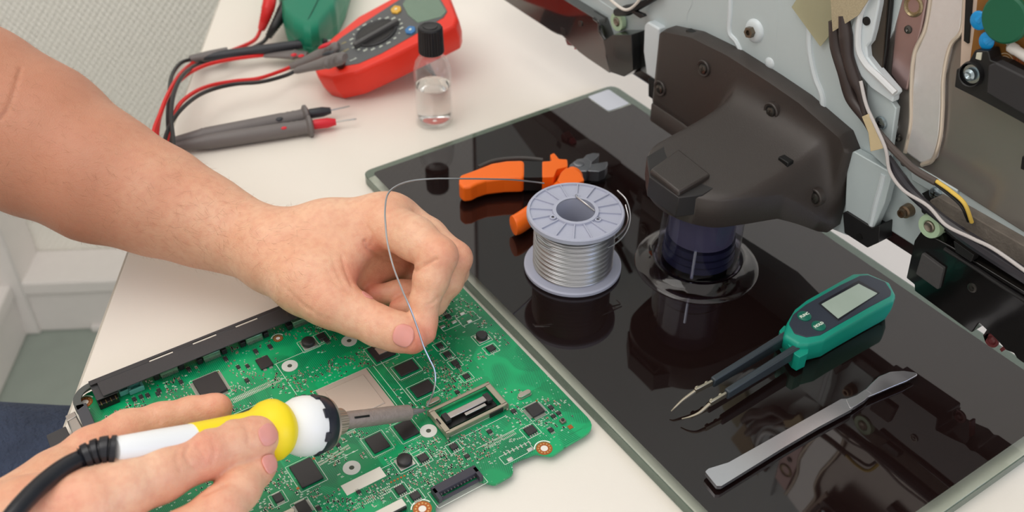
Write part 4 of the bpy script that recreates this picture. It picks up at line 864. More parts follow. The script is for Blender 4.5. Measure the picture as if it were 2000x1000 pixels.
# ---------------------------------------------------------------- flat steel spatula knife
knife = empty('spatula_knife', tuple(W(1500, 860, GT)), 'flat steel spatula knife with a leaf shaped blade lying on the glass', 'knife')
M_kn = mat('satin_steel', (200, 198, 202), rough=.2, metal=.9, var=.05, vscale=400)
zk = GT+.0048
slab('knife_handle', [(1377, 921), (1384, 915), (1423, 903), (1464, 880), (1556, 828), (1643, 779), (1662, 778), (1671, 789), (1664, 799), (1600, 833), (1530, 874), (1464, 915), (1409, 949), (1400, 949)], zk-.0026, zk, M_kn, knife, r=3, bevel=.0006)
slab('knife_neck', [(1652, 779), (1672, 772), (1690, 760), (1702, 768), (1690, 780), (1672, 792), (1660, 797)], zk-.0030, zk+.0002, M_kn, knife, r=2, bevel=.0010, seg=3)
slab('knife_blade', [(1686, 765), (1700, 750), (1716, 735), (1738, 726), (1765, 724), (1790, 728), (1792, 732), (1770, 744), (1740, 756), (1712, 768), (1690, 777)], zk-.0016, zk, M_kn, knife, r=3, bevel=.0005)

# ---------------------------------------------------------------- green component tester with tweezer arms
tes = empty('component_tester', tuple(W(1650, 630, GT)), 'teal green handheld component tester with tweezer arms and grey display', 'tester')
M_teal = mat('teal_plastic_body', (12, 146, 124), rough=.42, var=.03); M_face = mat('face_navy', (52, 58, 70), rough=.4)
zt = GT+.0175
OT = [(1530, 655), (1537, 628), (1552, 603), (1575, 585), (1668, 533), (1696, 532), (1738, 550), (1751, 575), (1746, 587), (1700, 612), (1640, 646), (1610, 664), (1578, 672), (1558, 672)]
t_top = [W(a, b_, zt) for a, b_ in arc_poly(OT, 6, 4)]
cxy = np.mean([p[:2] for p in t_top], 0)
n = len(t_top); V = []; F = []
levels = [(GT+.0008, .86), (GT+.003, .95), (GT+.0095, 1.0), (zt-.0028, 1.0), (zt-.0008, .985), (zt, .95)]
for z, s in levels: V += [(cxy[0]+(p[0]-cxy[0])*s, cxy[1]+(p[1]-cxy[1])*s, z) for p in t_top]
for i in range(len(levels)-1):
    for k in range(n): F.append((i*n+k, i*n+(k+1) % n, (i+1)*n+(k+1) % n, (i+1)*n+k))
F += [tuple(range(n))[::-1], tuple((len(levels)-1)*n+k for k in range(n))]
MB().add(V, F).build('body', M_teal, tes, ang=50)
slab('body_nose', [(1522, 646), (1532, 635), (1582, 662), (1578, 690), (1562, 698), (1552, 692)], GT+.0025, GT+.0135, M_teal, tes, r=2, bevel=.0015, seg=3)
face = slab('face_plate', [(1541, 632), (1549, 614), (1573, 595), (1640, 557), (1680, 538), (1696, 537), (1729, 550), (1741, 568), (1740, 577), (1700, 598), (1640, 632), (1602, 654), (1575, 658), (1552, 651)], zt-.0006, zt+.0005, M_face, tes, r=6, bevel=.0003)
slab('display_frame', [(1598, 592), (1677, 547), (1719, 571), (1637, 627)], zt+.0002, zt+.0008, mat('display_frame', (30, 32, 40), rough=.3), face, r=1, bevel=.0002)
slab('display', [(1604, 594), (1677, 554), (1714, 573), (1637, 622)], zt+.0006, zt+.0010, mat('lcd_grey', (172, 188, 176), rough=.25, var=.08, vscale=60), face, r=1, bevel=0)
for px, py, tx in ((1571, 617, 'FUNC'), (1599, 636, 'HOLD')):
    p = W(px, py, zt+.001); bu = MB().lathe((p[0], p[1], zt+.0003), (0, 0, 1), [(0, .0042), (.0008, .0041), (.0013, .0034), (.0014, .0001)], n=24).build('button', mat('button_green', (14, 104, 86), rough=.4), face)
    a = W(1560, 640, zt); c_ = W(1640, 596, zt); Mt = frame((p[0], p[1], zt+.0017), (c_[0]-a[0], c_[1]-a[1], 0), (0, 0, 1))
    text_mesh('button_print', tx, .0026, Mt, M_silk, bu, bold=.00008)
M_arm = mat('arm_slate', (52, 60, 66), rough=.38); M_tip = mat('tip_metal', (176, 168, 150), rough=.28, metal=.9)
for a0_, a1_, bend, tip in (((1535, 660), (1391, 747), (1357, 764), [(1335, 780), (1320, 794), (1311, 803)]), ((1563, 680), (1418, 770), (1386, 789), [(1366, 806), (1348, 814), (1332, 818)])):
    A_ = W(*a0_, GT+.0105); B_ = W(*a1_, GT+.0105); C_ = W(*bend, GT+.010)
    ar = MB().bar(A_, B_, .0042, .0085, w2=.0036, h2=.0062).build('arm', M_arm, tes, bevel=.0008)
    MB().bar(B_, C_, .0016, .0036).build('tip_holder', M_tip, ar, bevel=.0003)
    tp = smooth_path([C_]+[W(q[0], q[1], GT+.010-.0022*(k+1)) for k, q in enumerate(tip)], 5)
    MB().tube([tuple(q) for q in tp], list(np.linspace(.0010, .00035, len(tp))), 8).build('probe_tip', M_tip, ar)
    d_ = (C_-B_); side = np.array([-d_[1], d_[0], 0]); side /= np.linalg.norm(side)
    for f_ in (.25, .8): q = B_+d_*f_; MB().lathe(tuple(q-side*.0006), tuple(-side), [(0, .0016), (.001, .0015), (.0014, .0009), (.0014, .0001)], n=14).build('tip_screw', M_tip, ar)
slab('arm_root', [(1524, 655), (1540, 648), (1576, 672), (1562, 692)], GT+.0045, GT+.012, M_satin, tes, r=1)

# ---------------------------------------------------------------- small bottle
bp_ = W(849, 237, 0); BX, BY = bp_[0], bp_[1]
bot = empty('flux_bottle', (BX, BY, 0), 'small clear bottle half full of liquid with a black ribbed cap', 'bottle')
M_bg = clearmat('bottle_plastic', (253, 253, 253), .04, 1.42, body=.03, bodycol=(235, 235, 235)); M_liq = mat('clear_liquid', (250, 249, 246), rough=.0, trans=1., ior=1.33, var=0)
MB().lathe((BX, BY, .0003), (0, 0, 1), [(0, .0001), (0, .0125), (.0012, .0144), (.003, .0149), (.040, .0148), (.048, .0144), (.0535, .0128), (.0575, .0098), (.0590, .0082), (.065, .0080), (.065, .0070), (.0590, .0070), (.0560, .0090), (.052, .0118), (.047, .0135), (.040, .0139), (.006, .0139), (.004, .0128), (.0030, .0100), (.0045, .0001)], n=56, cap=False).build('bottle_wall', M_bg, bot, ang=60)
MB().lathe((BX, BY, .0003), (0, 0, 1), [(.0046, .0001), (.0032, .0100), (.0042, .0127), (.0062, .0138), (.0330, .0138), (.0322, .0130), (.0320, .0110), (.0320, .0001)], n=48, cap=False).build('liquid', M_liq, bot, ang=60)
cb = MB(); n = 60; V = []; F = []
for i, (z, r) in enumerate(((.0615, .0092), (.0622, .0097), (.0815, .0092), (.0827, .0086), (.0830, .0070), (.0827, .0066), (.0827, .0001))):
    for k in range(n):
        t = 2*PI*k/n; q = r+(.00022*(1 if k % 2 else -1) if 0 < i < 3 else 0); V.append((BX+math.cos(t)*q, BY+math.sin(t)*q, z))
for i in range(6):
    for k in range(n): F.append((i*n+k, i*n+(k+1) % n, (i+1)*n+(k+1) % n, (i+1)*n+k))
F.append(tuple(range(n))[::-1]); cb.add(V, F).build('screw_cap', mat('cap_black', (26, 25, 28), rough=.4), bot, ang=25)
MB().lathe((BX, BY, .0827), (0, 0, 1), [(0, .0056), (.0006, .0052), (.0004, .0044), (.0006, .0001)], n=36).build('cap_disc', mat('cap_black', (26, 25, 28)), bot)

# ---------------------------------------------------------------- red multimeter tilted on its prop
yw, tl, MH = math.radians(-12), math.radians(17), .0245
D_ = np.array([math.cos(yw)*math.cos(tl), math.sin(yw)*math.cos(tl), math.sin(tl)]); S_ = np.array([-math.sin(yw), math.cos(yw), 0]); N_ = np.cross(D_, S_)
MO = W(671, 201, .0008)+N_*MH
def WF(px, py, h=0.):
    v = ray(px, py); t = ((MO+N_*h-CP) @ N_)/(v @ N_); return CP+t*v
mm = empty('multimeter', tuple(W(760, 140, 0)), 'red and grey multimeter propped up behind the small bottle', 'multimeter')
M_red = mat('signal_red', (236, 52, 34), rough=.36, sss=.0, var=.02); M_mgry = mat('meter_grey', (88, 90, 92), rough=.45)
out = arc_poly([(620, 146), (648, 152), (690, 142), (760, 110), (826, 78), (888, 48), (893, 34), (878, -6), (862, -26), (800, -22), (700, 32), (650, 72), (626, 96), (612, 126)], 8, 4)
top = [WF(a, b_) for a, b_ in out]; cc = np.mean(top, 0); n = len(top); V = []; F = []
for d_, s in ((MH, .90), (MH-.0015, .96), (MH*.55, 1.0), (.004, 1.01), (.001, .995), (0, .97), (-.0002, .955)):
    V += [tuple(cc+(p-cc)*s-N_*d_) for p in top]
V = [Vector(p) for p in V]
for p in V: p.z = max(p.z, .0006)
for i in range(6):
    for k in range(n): F.append((i*n+k, i*n+(k+1) % n, (i+1)*n+(k+1) % n, (i+1)*n+k))
F += [tuple(range(n))[::-1], tuple(6*n+k for k in range(n))]
MB().add(V, F).build('red_case', M_red, mm, ang=60)
def on_face(name, pix, h0, h1, material, parent=mm, r=3, bevel=.0004, n=4, **kw):
    pts = [WF(a, b_, h1) for a, b_ in arc_poly(pix, r, n)]
    return MB().prism(pts, lambda p: p-N_*(h1-h0), lambda p: p).build(name, material, parent, bevel=bevel, **kw)
mf = on_face('face_panel', [(640, 96), (668, 72), (720, 38), (800, -14), (850, -20), (874, 22), (866, 34), (812, 66), (745, 104), (700, 124), (676, 128), (655, 126), (640, 112)], -.0006, .0006, M_mgry, r=5)
on_face('display', [(786, 8), (800, -14), (846, -20), (872, 22), (862, 32), (815, 44), (796, 28)], .0002, .0011, mat('lcd_olive', (112, 136, 118), rough=.25, var=.12, vscale=40), mf, r=4)
for px, py, m_, nm in ((773, 17, mat('amber_button', (222, 172, 62), rough=.4), 'amber_button'), (801, 57, mat('blue_button', (58, 120, 178), rough=.4), 'blue_button')):
    p = WF(px, py, .001); on_face(nm, [(px-11, py+1), (px-3, py-7), (px+9, py-6), (px+10, py+2), (px+2, py+8), (px-8, py+7)], .0003, .0022, m_, mf, r=3, bevel=.0006)
    p2 = WF(px, py, .0024); MB().lathe(tuple(p2-N_*.0003), tuple(N_), [(0, .0013), (.0004, .0011), (.0004, .0001)], n=12).build('button_mark', M_silk, mf)
dc_ = WF(735, 66, .0006)
dial = MB().lathe(tuple(dc_), tuple(N_), [(0, .0182), (.0016, .0182), (.0022, .0176), (.0012, .0166), (.0006, .0001)], n=56).build('dial', mat('dial_grey', (60, 60, 62), rough=.4), mm, ang=30)
k0 = WF(692, 92, .002); k1 = WF(779, 43, .002); kd = (k1-k0); kl = np.linalg.norm(kd); kd /= kl
MB().bar(tuple((k0+k1)/2-kd*kl*.5+N_*.001), tuple((k0+k1)/2+kd*kl*.5+N_*.001), .0046, .0050, up=tuple(N_)).build('dial_grip', mat('dial_grip', (78, 77, 78), rough=.4), dial, bevel=.0010)
for s in (-1, 1):
    q = MB(); cs = np.cross(N_, kd)*s; V = []; 
    pl_ = [dc_+kd*math.cos(t)*.0158+cs*(math.sin(t)*.0125+.0026)+N_*.0012 for t in np.linspace(.12, PI-.12, 14)]
    MB().prism(pl_, lambda p: p-N_*.0006, lambda p: p+N_*.0004).build('dial_hollow', mat('dial_dark', (34, 33, 34), rough=.4), dial, bevel=.0002)
txs = ['OFF', '600', '200', '20', '2', '200', '20', '2', '200', '20', '10A', '2k', '200', '20k', '2M', '200', '20', '2', '600', '200']
mk_ = MB()
for k, tx in enumerate(txs):
    t = 2*PI*k/len(txs)+.2; r_ = .0222
    if k % 5 == 4: r_ = .0218
    p = dc_+D_*math.cos(t)*r_+S_*math.sin(t)*r_
    if (p-dc_) @ S_ > .0245: continue
    Mt = frame(tuple(p+N_*.0001), tuple(D_), tuple(N_)); text_mesh('range_print', tx, .0024, Mt, M_silk, mf, bold=.00006)
    q = dc_+(D_*math.cos(t)+S_*math.sin(t))*.0194; mk_.cyl(tuple(q), tuple(q+N_*.0001), .0003, n=6)
mk_.build('range_dots', M_silk, mf, kind='stuff')
for k, (px, py) in enumerate(((671, 84), (674, 99), (690, 116), (664, 104))):
    p = WF(px, py, .0007); text_mesh('socket_print', ('10A', 'COM', 'VmA', 'MAX')[k], .003, frame(tuple(p), tuple(D_), tuple(N_)), mat('pale_yellow_print', (196, 180, 120), rough=.6) if k != 2 else M_silk, mf)
# prop and rear battery cover
p0_ = W(845, 150, .0); 
b = MB(); a_ = cc+D_*.020-N_*(MH-.001); ft = np.array([a_[0]+.014, a_[1]-.004, .0015])
b.bar(tuple(a_-S_*.0), tuple(ft), .034, .0025, up=(0, 0, 1)); b.build('prop', mat('prop_grey', (96, 97, 100), rough=.45), mm, bevel=.0006)

# ---------------------------------------------------------------- green meter at the back
gm = empty('clamp_meter', tuple(W(600, 10, 0)), 'dark green rounded instrument partly in view beyond the red multimeter', 'meter')
M_gdk = mat('deep_green', (0, 122, 92), rough=.42)
GO = [(520, -260), (536, -60), (546, 8), (553, 30), (572, 48), (592, 60), (606, 62), (622, 56), (640, 34), (647, 25), (656, 18), (660, 2), (672, -20), (740, -260)]
gt_ = [W(a, b_, .032) for a, b_ in arc_poly(GO, 6, 4)]; g0 = np.mean([p[:2] for p in gt_], 0); n = len(gt_); V = []; F = []
lv = [(.0006, .90), (.004, .955), (.016, 1.0), (.0165, .995), (.017, 1.0), (.026, 1.0), (.031, .975), (.034, .93), (.035, .86)]
for z, s in lv: V += [(g0[0]+(p[0]-g0[0])*s, g0[1]+(p[1]-g0[1])*s, z) for p in gt_]
for i in range(len(lv)-1):
    for k in range(n): F.append((i*n+k, i*n+(k+1) % n, (i+1)*n+(k+1) % n, (i+1)*n+k))
F += [tuple(range(n))[::-1], tuple((len(lv)-1)*n+k for k in range(n))]
MB().add(V, F).build('green_case', M_gdk, gm, ang=50)
sl = [W(631, -20, .0353), W(608, 26, .0353), W(594, 52, .033), W(590, 60, .026)]
MB().tube(smooth_path(sl, 5), .0004, 6).build('case_seam', mat('seam_green', (0, 60, 46), rough=.6), gm)
slab('meter_face', [(548, -255), (556, -80), (600, -40), (660, -60), (715, -255)], .034, .0362, M_mgry, gm, r=6)

# ---------------------------------------------------------------- test leads
M_cr = mat('lead_red', (214, 36, 34), rough=.38); M_cb = mat('lead_black', (34, 33, 34), rough=.38); M_pg = mat('probe_grey', (112, 106, 104), rough=.45, var=.03)
M_tr = mat('tip_red', (214, 30, 48), rough=.35); M_tb = mat('tip_charcoal', (46, 48, 54), rough=.4)
LK = [0]
def wire(name, pts, r, material, parent, k=8, s=0.):
    n_ = len(pts)-1; pts = [(q[0], q[1], q[2]+max(0, min(1, (1.6*i/n_-s)/(1-s)))*.0034*LK[0]) for i, q in enumerate(pts)]; LK[0] += 1
    return MB().tube(smooth_path([W(*q) for q in pts], k), r, 8).build(name, material, parent)
def probe(label, A_, B_, tip_a, tip_b, needle, zA, zB, body, tip_m, lead_m, lead, rb=.0060, dot=None, grp='test probes lying on the desk'):
    a = W(*A_, zA); b_ = W(*B_, zB); d_ = b_-a; L_ = np.linalg.norm(d_); d_ /= L_
    o = empty('test_probe', tuple(a), label, 'test probe', grp)
    MB().lathe(tuple(a), tuple(d_), [(0, rb*.35), (.0006, rb*.5), (L_*.22, rb*.92), (L_*.24, rb), (L_*.25, rb*.95), (L_*.26, rb), (L_*.80, rb*1.0), (L_*.83, rb*.94), (L_*.85, rb*1.0), (L_*.87, rb*.94), (L_*.89, rb*1.0), (L_*.91, rb*.94), (L_*.95, rb*1.0), (L_*.965, rb*1.45), (L_*.985, rb*1.45), (L_, rb*.9)], n=24).build('probe_body', body, o, ang=45)
    t0 = W(*tip_a, zB); t1 = W(*tip_b, zB); dd = t1-t0; l2 = np.linalg.norm(dd); dd /= l2
    MB().lathe(tuple(t0-dd*.004), tuple(dd), [(0, rb*.5), (.004, rb*.66), (.004+l2*.6, rb*.66), (.004+l2, rb*.42), (.004+l2, .0001)], n=20).build('probe_sleeve', tip_m, o)
    nd = W(*needle, zB); MB().tube([tuple(t1-dd*.002), tuple(nd-(nd-t1)*.08), tuple(nd)], [.0007, .0007, .00015], 8).build('needle', M_pin, o)
    if dot:
        q = W(*dot, zB+rb*.9); MB().sphere(tuple(q-np.array([0, 0, rb*.22])), .0026, 12, 8, sc=(1.2, 1, .45)).build('finger_pad', tip_m, o)
    if lead: wire('lead', lead, .00165, lead_m, o)
    return o
probe('grey test probe with charcoal tip, farther of the two side by side', (330, 278), (604, 225), (607, 222), (646, 216), (684, 207), .0085, .0085, M_pg, M_tb, M_cb, [(332, 278, .0085), (318, 290, .008), (322, 330, .004)], dot=(545, 229))
probe('grey test probe with red tip, nearer of the two side by side', (338, 287), (612, 246), (616, 243), (656, 238), (697, 232), .0068, .0068, M_pg, M_tr, M_cr, [(340, 287, .0068), (326, 296, .006), (330, 335, .004)], dot=(554, 246))
tp_ = probe('black test probe with grey tail resting against the green instrument', (374, 116), (606, 84), (606, 83), (640, 80), (648, 79), .012, .016, M_tb, M_tb, M_cb, [(375, 115, .012), (352, 124, .014), (335, 150, .016), (330, 190, .018), (328, 230, .014), (330, 270, .008), (334, 320, .004)], rb=.0042, grp='test probes lying on the desk')
a = W(370, 116, .0122); b_ = W(446, 102.5, .0132); d_ = b_-a; L_ = np.linalg.norm(d_)
MB().lathe(tuple(a), tuple(d_), [(0, .0022), (.001, .0034), (L_*.5, .0044), (L_*.9, .0047), (L_, .0047), (L_, .003)], n=20).build('tail_sleeve', M_pg, tp_)
# crocodile clips resting on the red multimeter's corner
def clip(label, A_, B_, zA, zB, rA, rB, lead_m, lead, ribs=3, inlay=None, inm=None, flat=.62):
    a = W(*A_, zA); b_ = W(*B_, zB); d_ = b_-a; L_ = np.linalg.norm(d_); d_ /= L_
    o = empty('crocodile_clip', tuple(a), label, 'test clip', 'grey test clips by the red multimeter')
    ts = [0, .06, .3, .55, .62]; rs = [rA*.8, rA, rA*1.2, rB*.86, rB*.9]
    for k in range(ribs): t = .66+k*.11; ts += [t, t+.02, t+.06, t+.08]; rs += [rB*.92, rB*(1.04-.06*k), rB*(1.04-.06*k), rB*(.9-.07*k)]
    ts.append(1); rs.append(rB*.55)
    MB().tube([tuple(a+d_*L_*t) for t in ts], rs, 20, flat=flat).build('clip_boot', M_pg, o, ang=50)
    if inlay:
        q = WF(*inlay[:2], inlay[2]) if len(inlay) > 3 else W(*inlay[:3]); M_ = frame(tuple(q), tuple(d_), (0, 0, 1)); MB(M_).sphere((0, 0, 0), .001, 16, 8, sc=(6.2, 2.4, 1.5)).build('finger_pad', inm, o)
    wire('lead', lead, .0016, lead_m, o); return o
clip('flat grey test clip with two red spots and a red lead', (516, 108), (600, 106), .010, .013, .0036, .0068, M_cr, [(518, 108, .010), (480, 112, .010), (440, 118, .011), (400, 128, .013), (365, 146, .016), (335, 176, .018), (318, 210, .018), (308, 250, .014), (306, 300, .006)], ribs=1, flat=.5)
cl_ = bpy.data.objects[[o.name for o in bpy.data.objects if o.name.startswith('crocodile_clip')][-1]]
for px in ((574, 107), (588, 109)): q = W(*px, .0168); MB().sphere(tuple(q), .0022, 12, 8, sc=(1.3, 1, .5)).build('red_spot', M_tr, cl_)
clip('grey test clip with red finger pad on the multimeter corner', (566, 131), (662, 90), .016, .036, .0040, .0074, M_cr, [(570, 130, .016), (548, 139, .016), (505, 153, .016), (460, 158, .014), (415, 166, .014), (380, 180, .016), (350, 205, .017), (335, 240, .014), (326, 275, .008), (322, 310, .004)], inlay=(634, 89, .0400), inm=M_tr)
clip('grey test clip with dark finger pad, nearest on the multimeter corner', (578, 138), (674, 112), .030, .050, .0044, .0080, M_cb, [(582, 136, .030), (556, 148, .024), (510, 160, .016), (462, 164, .013), (420, 173, .013), (385, 188, .015), (352, 216, .016), (330, 250, .013), (318, 290, .007), (318, 320, .004)], inlay=(641, 104, .0565), inm=M_tb)
p = WF(664, 124, .004); bt = MB().sphere(tuple(p), .0044, 18, 12).build('socket_plug', M_cb, mm)
# leads plugged into the green instrument
for lb, m_, pts, lead in (('red right-angle plug and lead at the green instrument', M_cr, [(529, -30, .034), (527, 0, .034), (522, 22, .028), (515, 45, .018), (510, 58, .012)], [(510, 56, .012), (501, 74, .007), (488, 84, .004), (460, 96, .004), (420, 110, .006), (380, 122, .009), (352, 145, .012), (328, 185, .013), (312, 225, .012), (300, 260, .010), (300, 310, .004)]),
                          ('black right-angle plug and lead at the green instrument', M_cb, [(572, -30, .030), (562, 4, .030), (550, 28, .025), (536, 52, .018), (524, 72, .009)], [(524, 70, .009), (514, 82, .006), (496, 92, .004), (465, 104, .004), (420, 118, .006), (392, 124, .009), (362, 142, .012), (342, 175, .012), (334, 220, .010), (338, 270, .005), (340, 300, .003)])):
    o = empty('lead_plug', tuple(W(*pts[-1])), lb, 'plug', 'plugs of the green instrument'); kn = smooth_path([W(*q) for q in pts], 8); rr_ = []
    for k in range(len(kn)):
        t = k/(len(kn)-1); rr_.append(.0062-.001*t if t < .45 else (.0054-.0052*(t-.45)+(.0006 if k % 2 else 0)))
    MB().tube([tuple(q) for q in kn], rr_, 16).build('plug_boot', m_, o, ang=50); wire('lead', lead, .0017, m_, o, s=.82)
# ---------------------------------------------------------------- bodies as smooth distance fields, meshed by surface nets
class SDF:
    def __init__(s, lo, hi, h):
        s.lo = np.array(lo, float); s.h = h; s.n = np.ceil((np.array(hi)-s.lo)/h).astype(int)+1
        s.d = np.full(s.n, .03, np.float32)
    def sl(s, lo, hi):
        a = np.clip(np.floor((lo-s.lo)/s.h).astype(int), 0, s.n-1); b = np.clip(np.ceil((hi-s.lo)/s.h).astype(int)+1, 1, s.n)
        g = [(s.lo[i]+s.h*np.arange(a[i], b[i])).astype(np.float32) for i in range(3)]
        return (slice(a[0], b[0]), slice(a[1], b[1]), slice(a[2], b[2])), np.meshgrid(*g, indexing='ij', sparse=True)
    def cone(s, a, ra, b, rb, k=.006, flat=None, fs=1.):
        a = np.array(a, float); b = np.array(b, float); R_ = max(ra, rb)+.012+k
        sl, (x, y, z) = s.sl(np.minimum(a, b)-R_, np.maximum(a, b)+R_)
        ab = b-a; L2 = max(ab @ ab, 1e-12); px, py, pz = x-a[0], y-a[1], z-a[2]
        t = np.clip((px*ab[0]+py*ab[1]+pz*ab[2])/L2, 0, 1)
        qx, qy, qz = px-t*ab[0], py-t*ab[1], pz-t*ab[2]
        q2 = qx*qx+qy*qy+qz*qz
        if flat is not None:
            f = np.array(flat)/np.linalg.norm(flat); dn = qx*f[0]+qy*f[1]+qz*f[2]; q2 = q2+(fs*fs-1)*dn*dn
        d = np.sqrt(q2)-(ra+(rb-ra)*t)
        if flat is not None: d = d/((1+fs)/2)
        s.blend(sl, d, k)
    def blend(s, sl, d, k):
        o = s.d[sl]; h = np.clip(.5+.5*(o-d)/k, 0, 1); s.d[sl] = (o*(1-h)+d*h-k*h*(1-h)).astype(np.float32)
    def merge(s, t, k):          # smooth union with another field on the same grid
        h = np.clip(.5+.5*(s.d-t.d)/k, 0, 1); s.d = s.d*(1-h)+t.d*h-k*h*(1-h)
    def mesh(s):
        d = s.d; neg = d < 0; nx, ny, nz = s.n
        c = [neg[i:nx-1+i, j:ny-1+j, k:nz-1+k] for i in (0, 1) for j in (0, 1) for k in (0, 1)]
        cnt = sum(q.astype(np.int8) for q in c); act = (cnt > 0) & (cnt < 8); idx = np.argwhere(act); ids = -np.ones(act.shape, np.int32); ids[act] = np.arange(len(idx))
        acc = np.zeros((len(idx), 3)); w = np.zeros(len(idx))
        cor = [np.array((i, j, k)) for i in (0, 1) for j in (0, 1) for k in (0, 1)]
        val = [d[idx[:, 0]+q[0], idx[:, 1]+q[1], idx[:, 2]+q[2]] for q in cor]
        for i in range(8):
            for j in range(i+1, 8):
                if np.abs(cor[i]-cor[j]).sum() != 1: continue
                m_ = (val[i] < 0) != (val[j] < 0); t = np.where(m_, val[i]/np.where(m_, val[i]-val[j], 1), 0)
                p = cor[i]+(cor[j]-cor[i])*t[:, None]; acc[m_] += p[m_]; w[m_] += 1
        V = s.lo+s.h*(idx+acc/w[:, None]); F = []
        for ax in range(3):
            a = [slice(1, -1)]*3; a[ax] = slice(0, -1); b = list(a); b[ax] = slice(1, None)
            n0 = neg[tuple(a)]; n1 = neg[tuple(b)]; e = np.argwhere(n0 != n1); e2 = e+1; e2[:, ax] -= 1
            o1, o2 = [(1, 2), (2, 0), (0, 1)][ax]; u_ = np.zeros(3, int); v_ = np.zeros(3, int); u_[o1] = 1; v_[o2] = 1
            q = [ids[tuple((e2-x_).T)] for x_ in (u_+v_, v_, 0*u_, u_)]; q = np.array(q).T
            fl = n0[tuple(e.T)]; q[~fl] = q[~fl][:, ::-1]; F.append(q)
        F = np.concatenate(F); return V, F[(F >= 0).all(1)]
def J(px, py, z, r):
    p = W(px, py, z); dep = -(RC.T @ (p-CP))[2]; return p, r*dep/FPX
def chain(fld, pts, k=.004, flat=None, fs=1.):
    js = [J(*q) for q in pts]
    for (a, ra), (b, rb) in zip(js[:-1], js[1:]): fld.cone(a, ra, b, rb, k, flat, fs)
def to_px(V):
    c = (V-CP) @ RC; return np.stack([1000+FPX*c[:, 0]/-c[:, 2], 500-FPX*c[:, 1]/-c[:, 2]], 1)
def normals(V, F):
    a = V[F[:, 2]]-V[F[:, 0]]; b = V[F[:, 3]]-V[F[:, 1]]; fn = np.cross(a, b); n = np.zeros_like(V)
    for i in range(4): np.add.at(n, F[:, i], fn)
    return n/np.maximum(np.linalg.norm(n, axis=1, keepdims=True), 1e-12)
def crease(V, N, line, wpx, dep):
    """presses a fold into the side of the skin that the surveyed line lies on"""
    P_ = to_px(V); face = ((CP-V)*N).sum(1) > 0; best = np.full(len(V), 1e9); L_ = [np.array(q, float) for q in smooth_path(line, 5)]
    box = (P_[:, 0] > min(q[0] for q in L_)-20) & (P_[:, 0] < max(q[0] for q in L_)+20) & (P_[:, 1] > min(q[1] for q in L_)-20) & (P_[:, 1] < max(q[1] for q in L_)+20) & face
    I = np.where(box)[0]; Q = P_[I]; bd = np.full(len(I), 1e9)
    for a, b in zip(L_[:-1], L_[1:]):
        ab = b-a; t = np.clip(((Q-a) @ ab)/max(ab @ ab, 1e-9), 0, 1); bd = np.minimum(bd, np.linalg.norm(Q-a-t[:, None]*ab, axis=1))
    V[I] -= N[I]*(dep*np.exp(-(bd/wpx)**2))[:, None]

# left arm and hand (the one holding the wire)
A = SDF((-.09, .32, -.012), (.285, .74, .185), .00125)
ARM = [(-190, 150, .13, 160), (-60, 205, .105, 155), (70, 272, .085, 146), (195, 345, .070, 124), (308, 392, .060, 103), (400, 432, .052, 85), (470, 462, .048, 71)]
chain(A, ARM, .012); chain(A, [(470, 462, .048, 70), (540, 487, .046, 70)], .012, flat=(0, 0, 1), fs=1.08)
palm = [((535, 478, .050, 66), (640, 455, .058, 60)), ((640, 455, .058, 58), (745, 428, .064, 47)), ((560, 500, .045, 62), (770, 436, .055, 47)), ((560, 505, .036, 62), (775, 450, .042, 46)), ((560, 510, .030, 58), (780, 470, .030, 44)),
        ((535, 500, .048, 68), (600, 548, .048, 62)), ((600, 548, .048, 62), (652, 592, .044, 50)), ((640, 540, .050, 46), (700, 470, .056, 34)), ((655, 545, .034, 42), (770, 520, .028, 30))]
for a, b in palm: chain(A, [a, b], .012)
chain(A, [(745, 430, .066, 42), (770, 424, .066, 38)], .012)
IX = [(760, 440, .067, 47), (810, 466, .068, 43), (856, 500, .066, 37), (842, 545, .056, 34), (829, 590, .046, 28), (828, 628, .038, 25), (832, 652, .034, 20)]
MD = [(775, 425, .058, 44), (835, 462, .058, 36), (889, 505, .054, 32), (874, 548, .042, 30), (845, 590, .031, 27), (800, 600, .027, 23), (778, 602, .026, 19)]
RG = [(780, 440, .044, 42), (850, 490, .042, 33), (885, 530, .036, 29), (850, 566, .027, 26), (780, 572, .026, 24), (730, 577, .026, 21)]
LT = [(780, 470, .030, 38), (840, 505, .028, 27), (860, 530, .024, 24), (810, 538, .020, 22), (775, 540, .019, 19)]
TH = [(640, 585, .045, 54), (690, 612, .040, 43), (738, 636, .037, 39), (775, 648, .036, 38), (800, 658, .0355, 31), (808, 664, .0355, 25)]
for f_ in (IX, MD, RG, LT, TH):
    T = SDF((-.09, .32, -.012), (.285, .74, .185), .00125); chain(T, f_, .004); A.merge(T, .0035)
del T
VA, FA = A.mesh(); NA = normals(VA, FA)
for ln, w_, dp in (([(2, 232), (18, 205), (40, 135)], 4, .0012), ([(712, 470), (716, 484), (728, 494), (745, 503), (775, 509)], 3, .0018), ([(668, 500), (676, 530), (688, 558)], 3, .0008), ([(852, 506), (830, 517), (806, 530)], 3, .0016), ([(835, 595), (846, 590), (858, 580)], 2, .0006), ([(640, 530), (662, 560), (690, 574)], 4, .0006), ([(650, 505), (660, 535), (676, 566)], 3, .0006), ([(735, 600), (722, 625), (716, 650)], 3, .0004), ([(748, 604), (742, 625), (738, 645)], 3, .0003), ([(718, 445), (728, 462), (722, 482)], 3, .0007), ([(600, 600), (625, 618), (650, 626)], 3, .0003), ([(556, 560), (580, 585), (604, 606)], 3, .0003), ([(795, 548), (806, 556), (812, 570)], 2, .0004), ([(752, 607), (750, 625), (744, 645)], 2, .0003)):
    crease(VA, NA, ln, w_, dp)
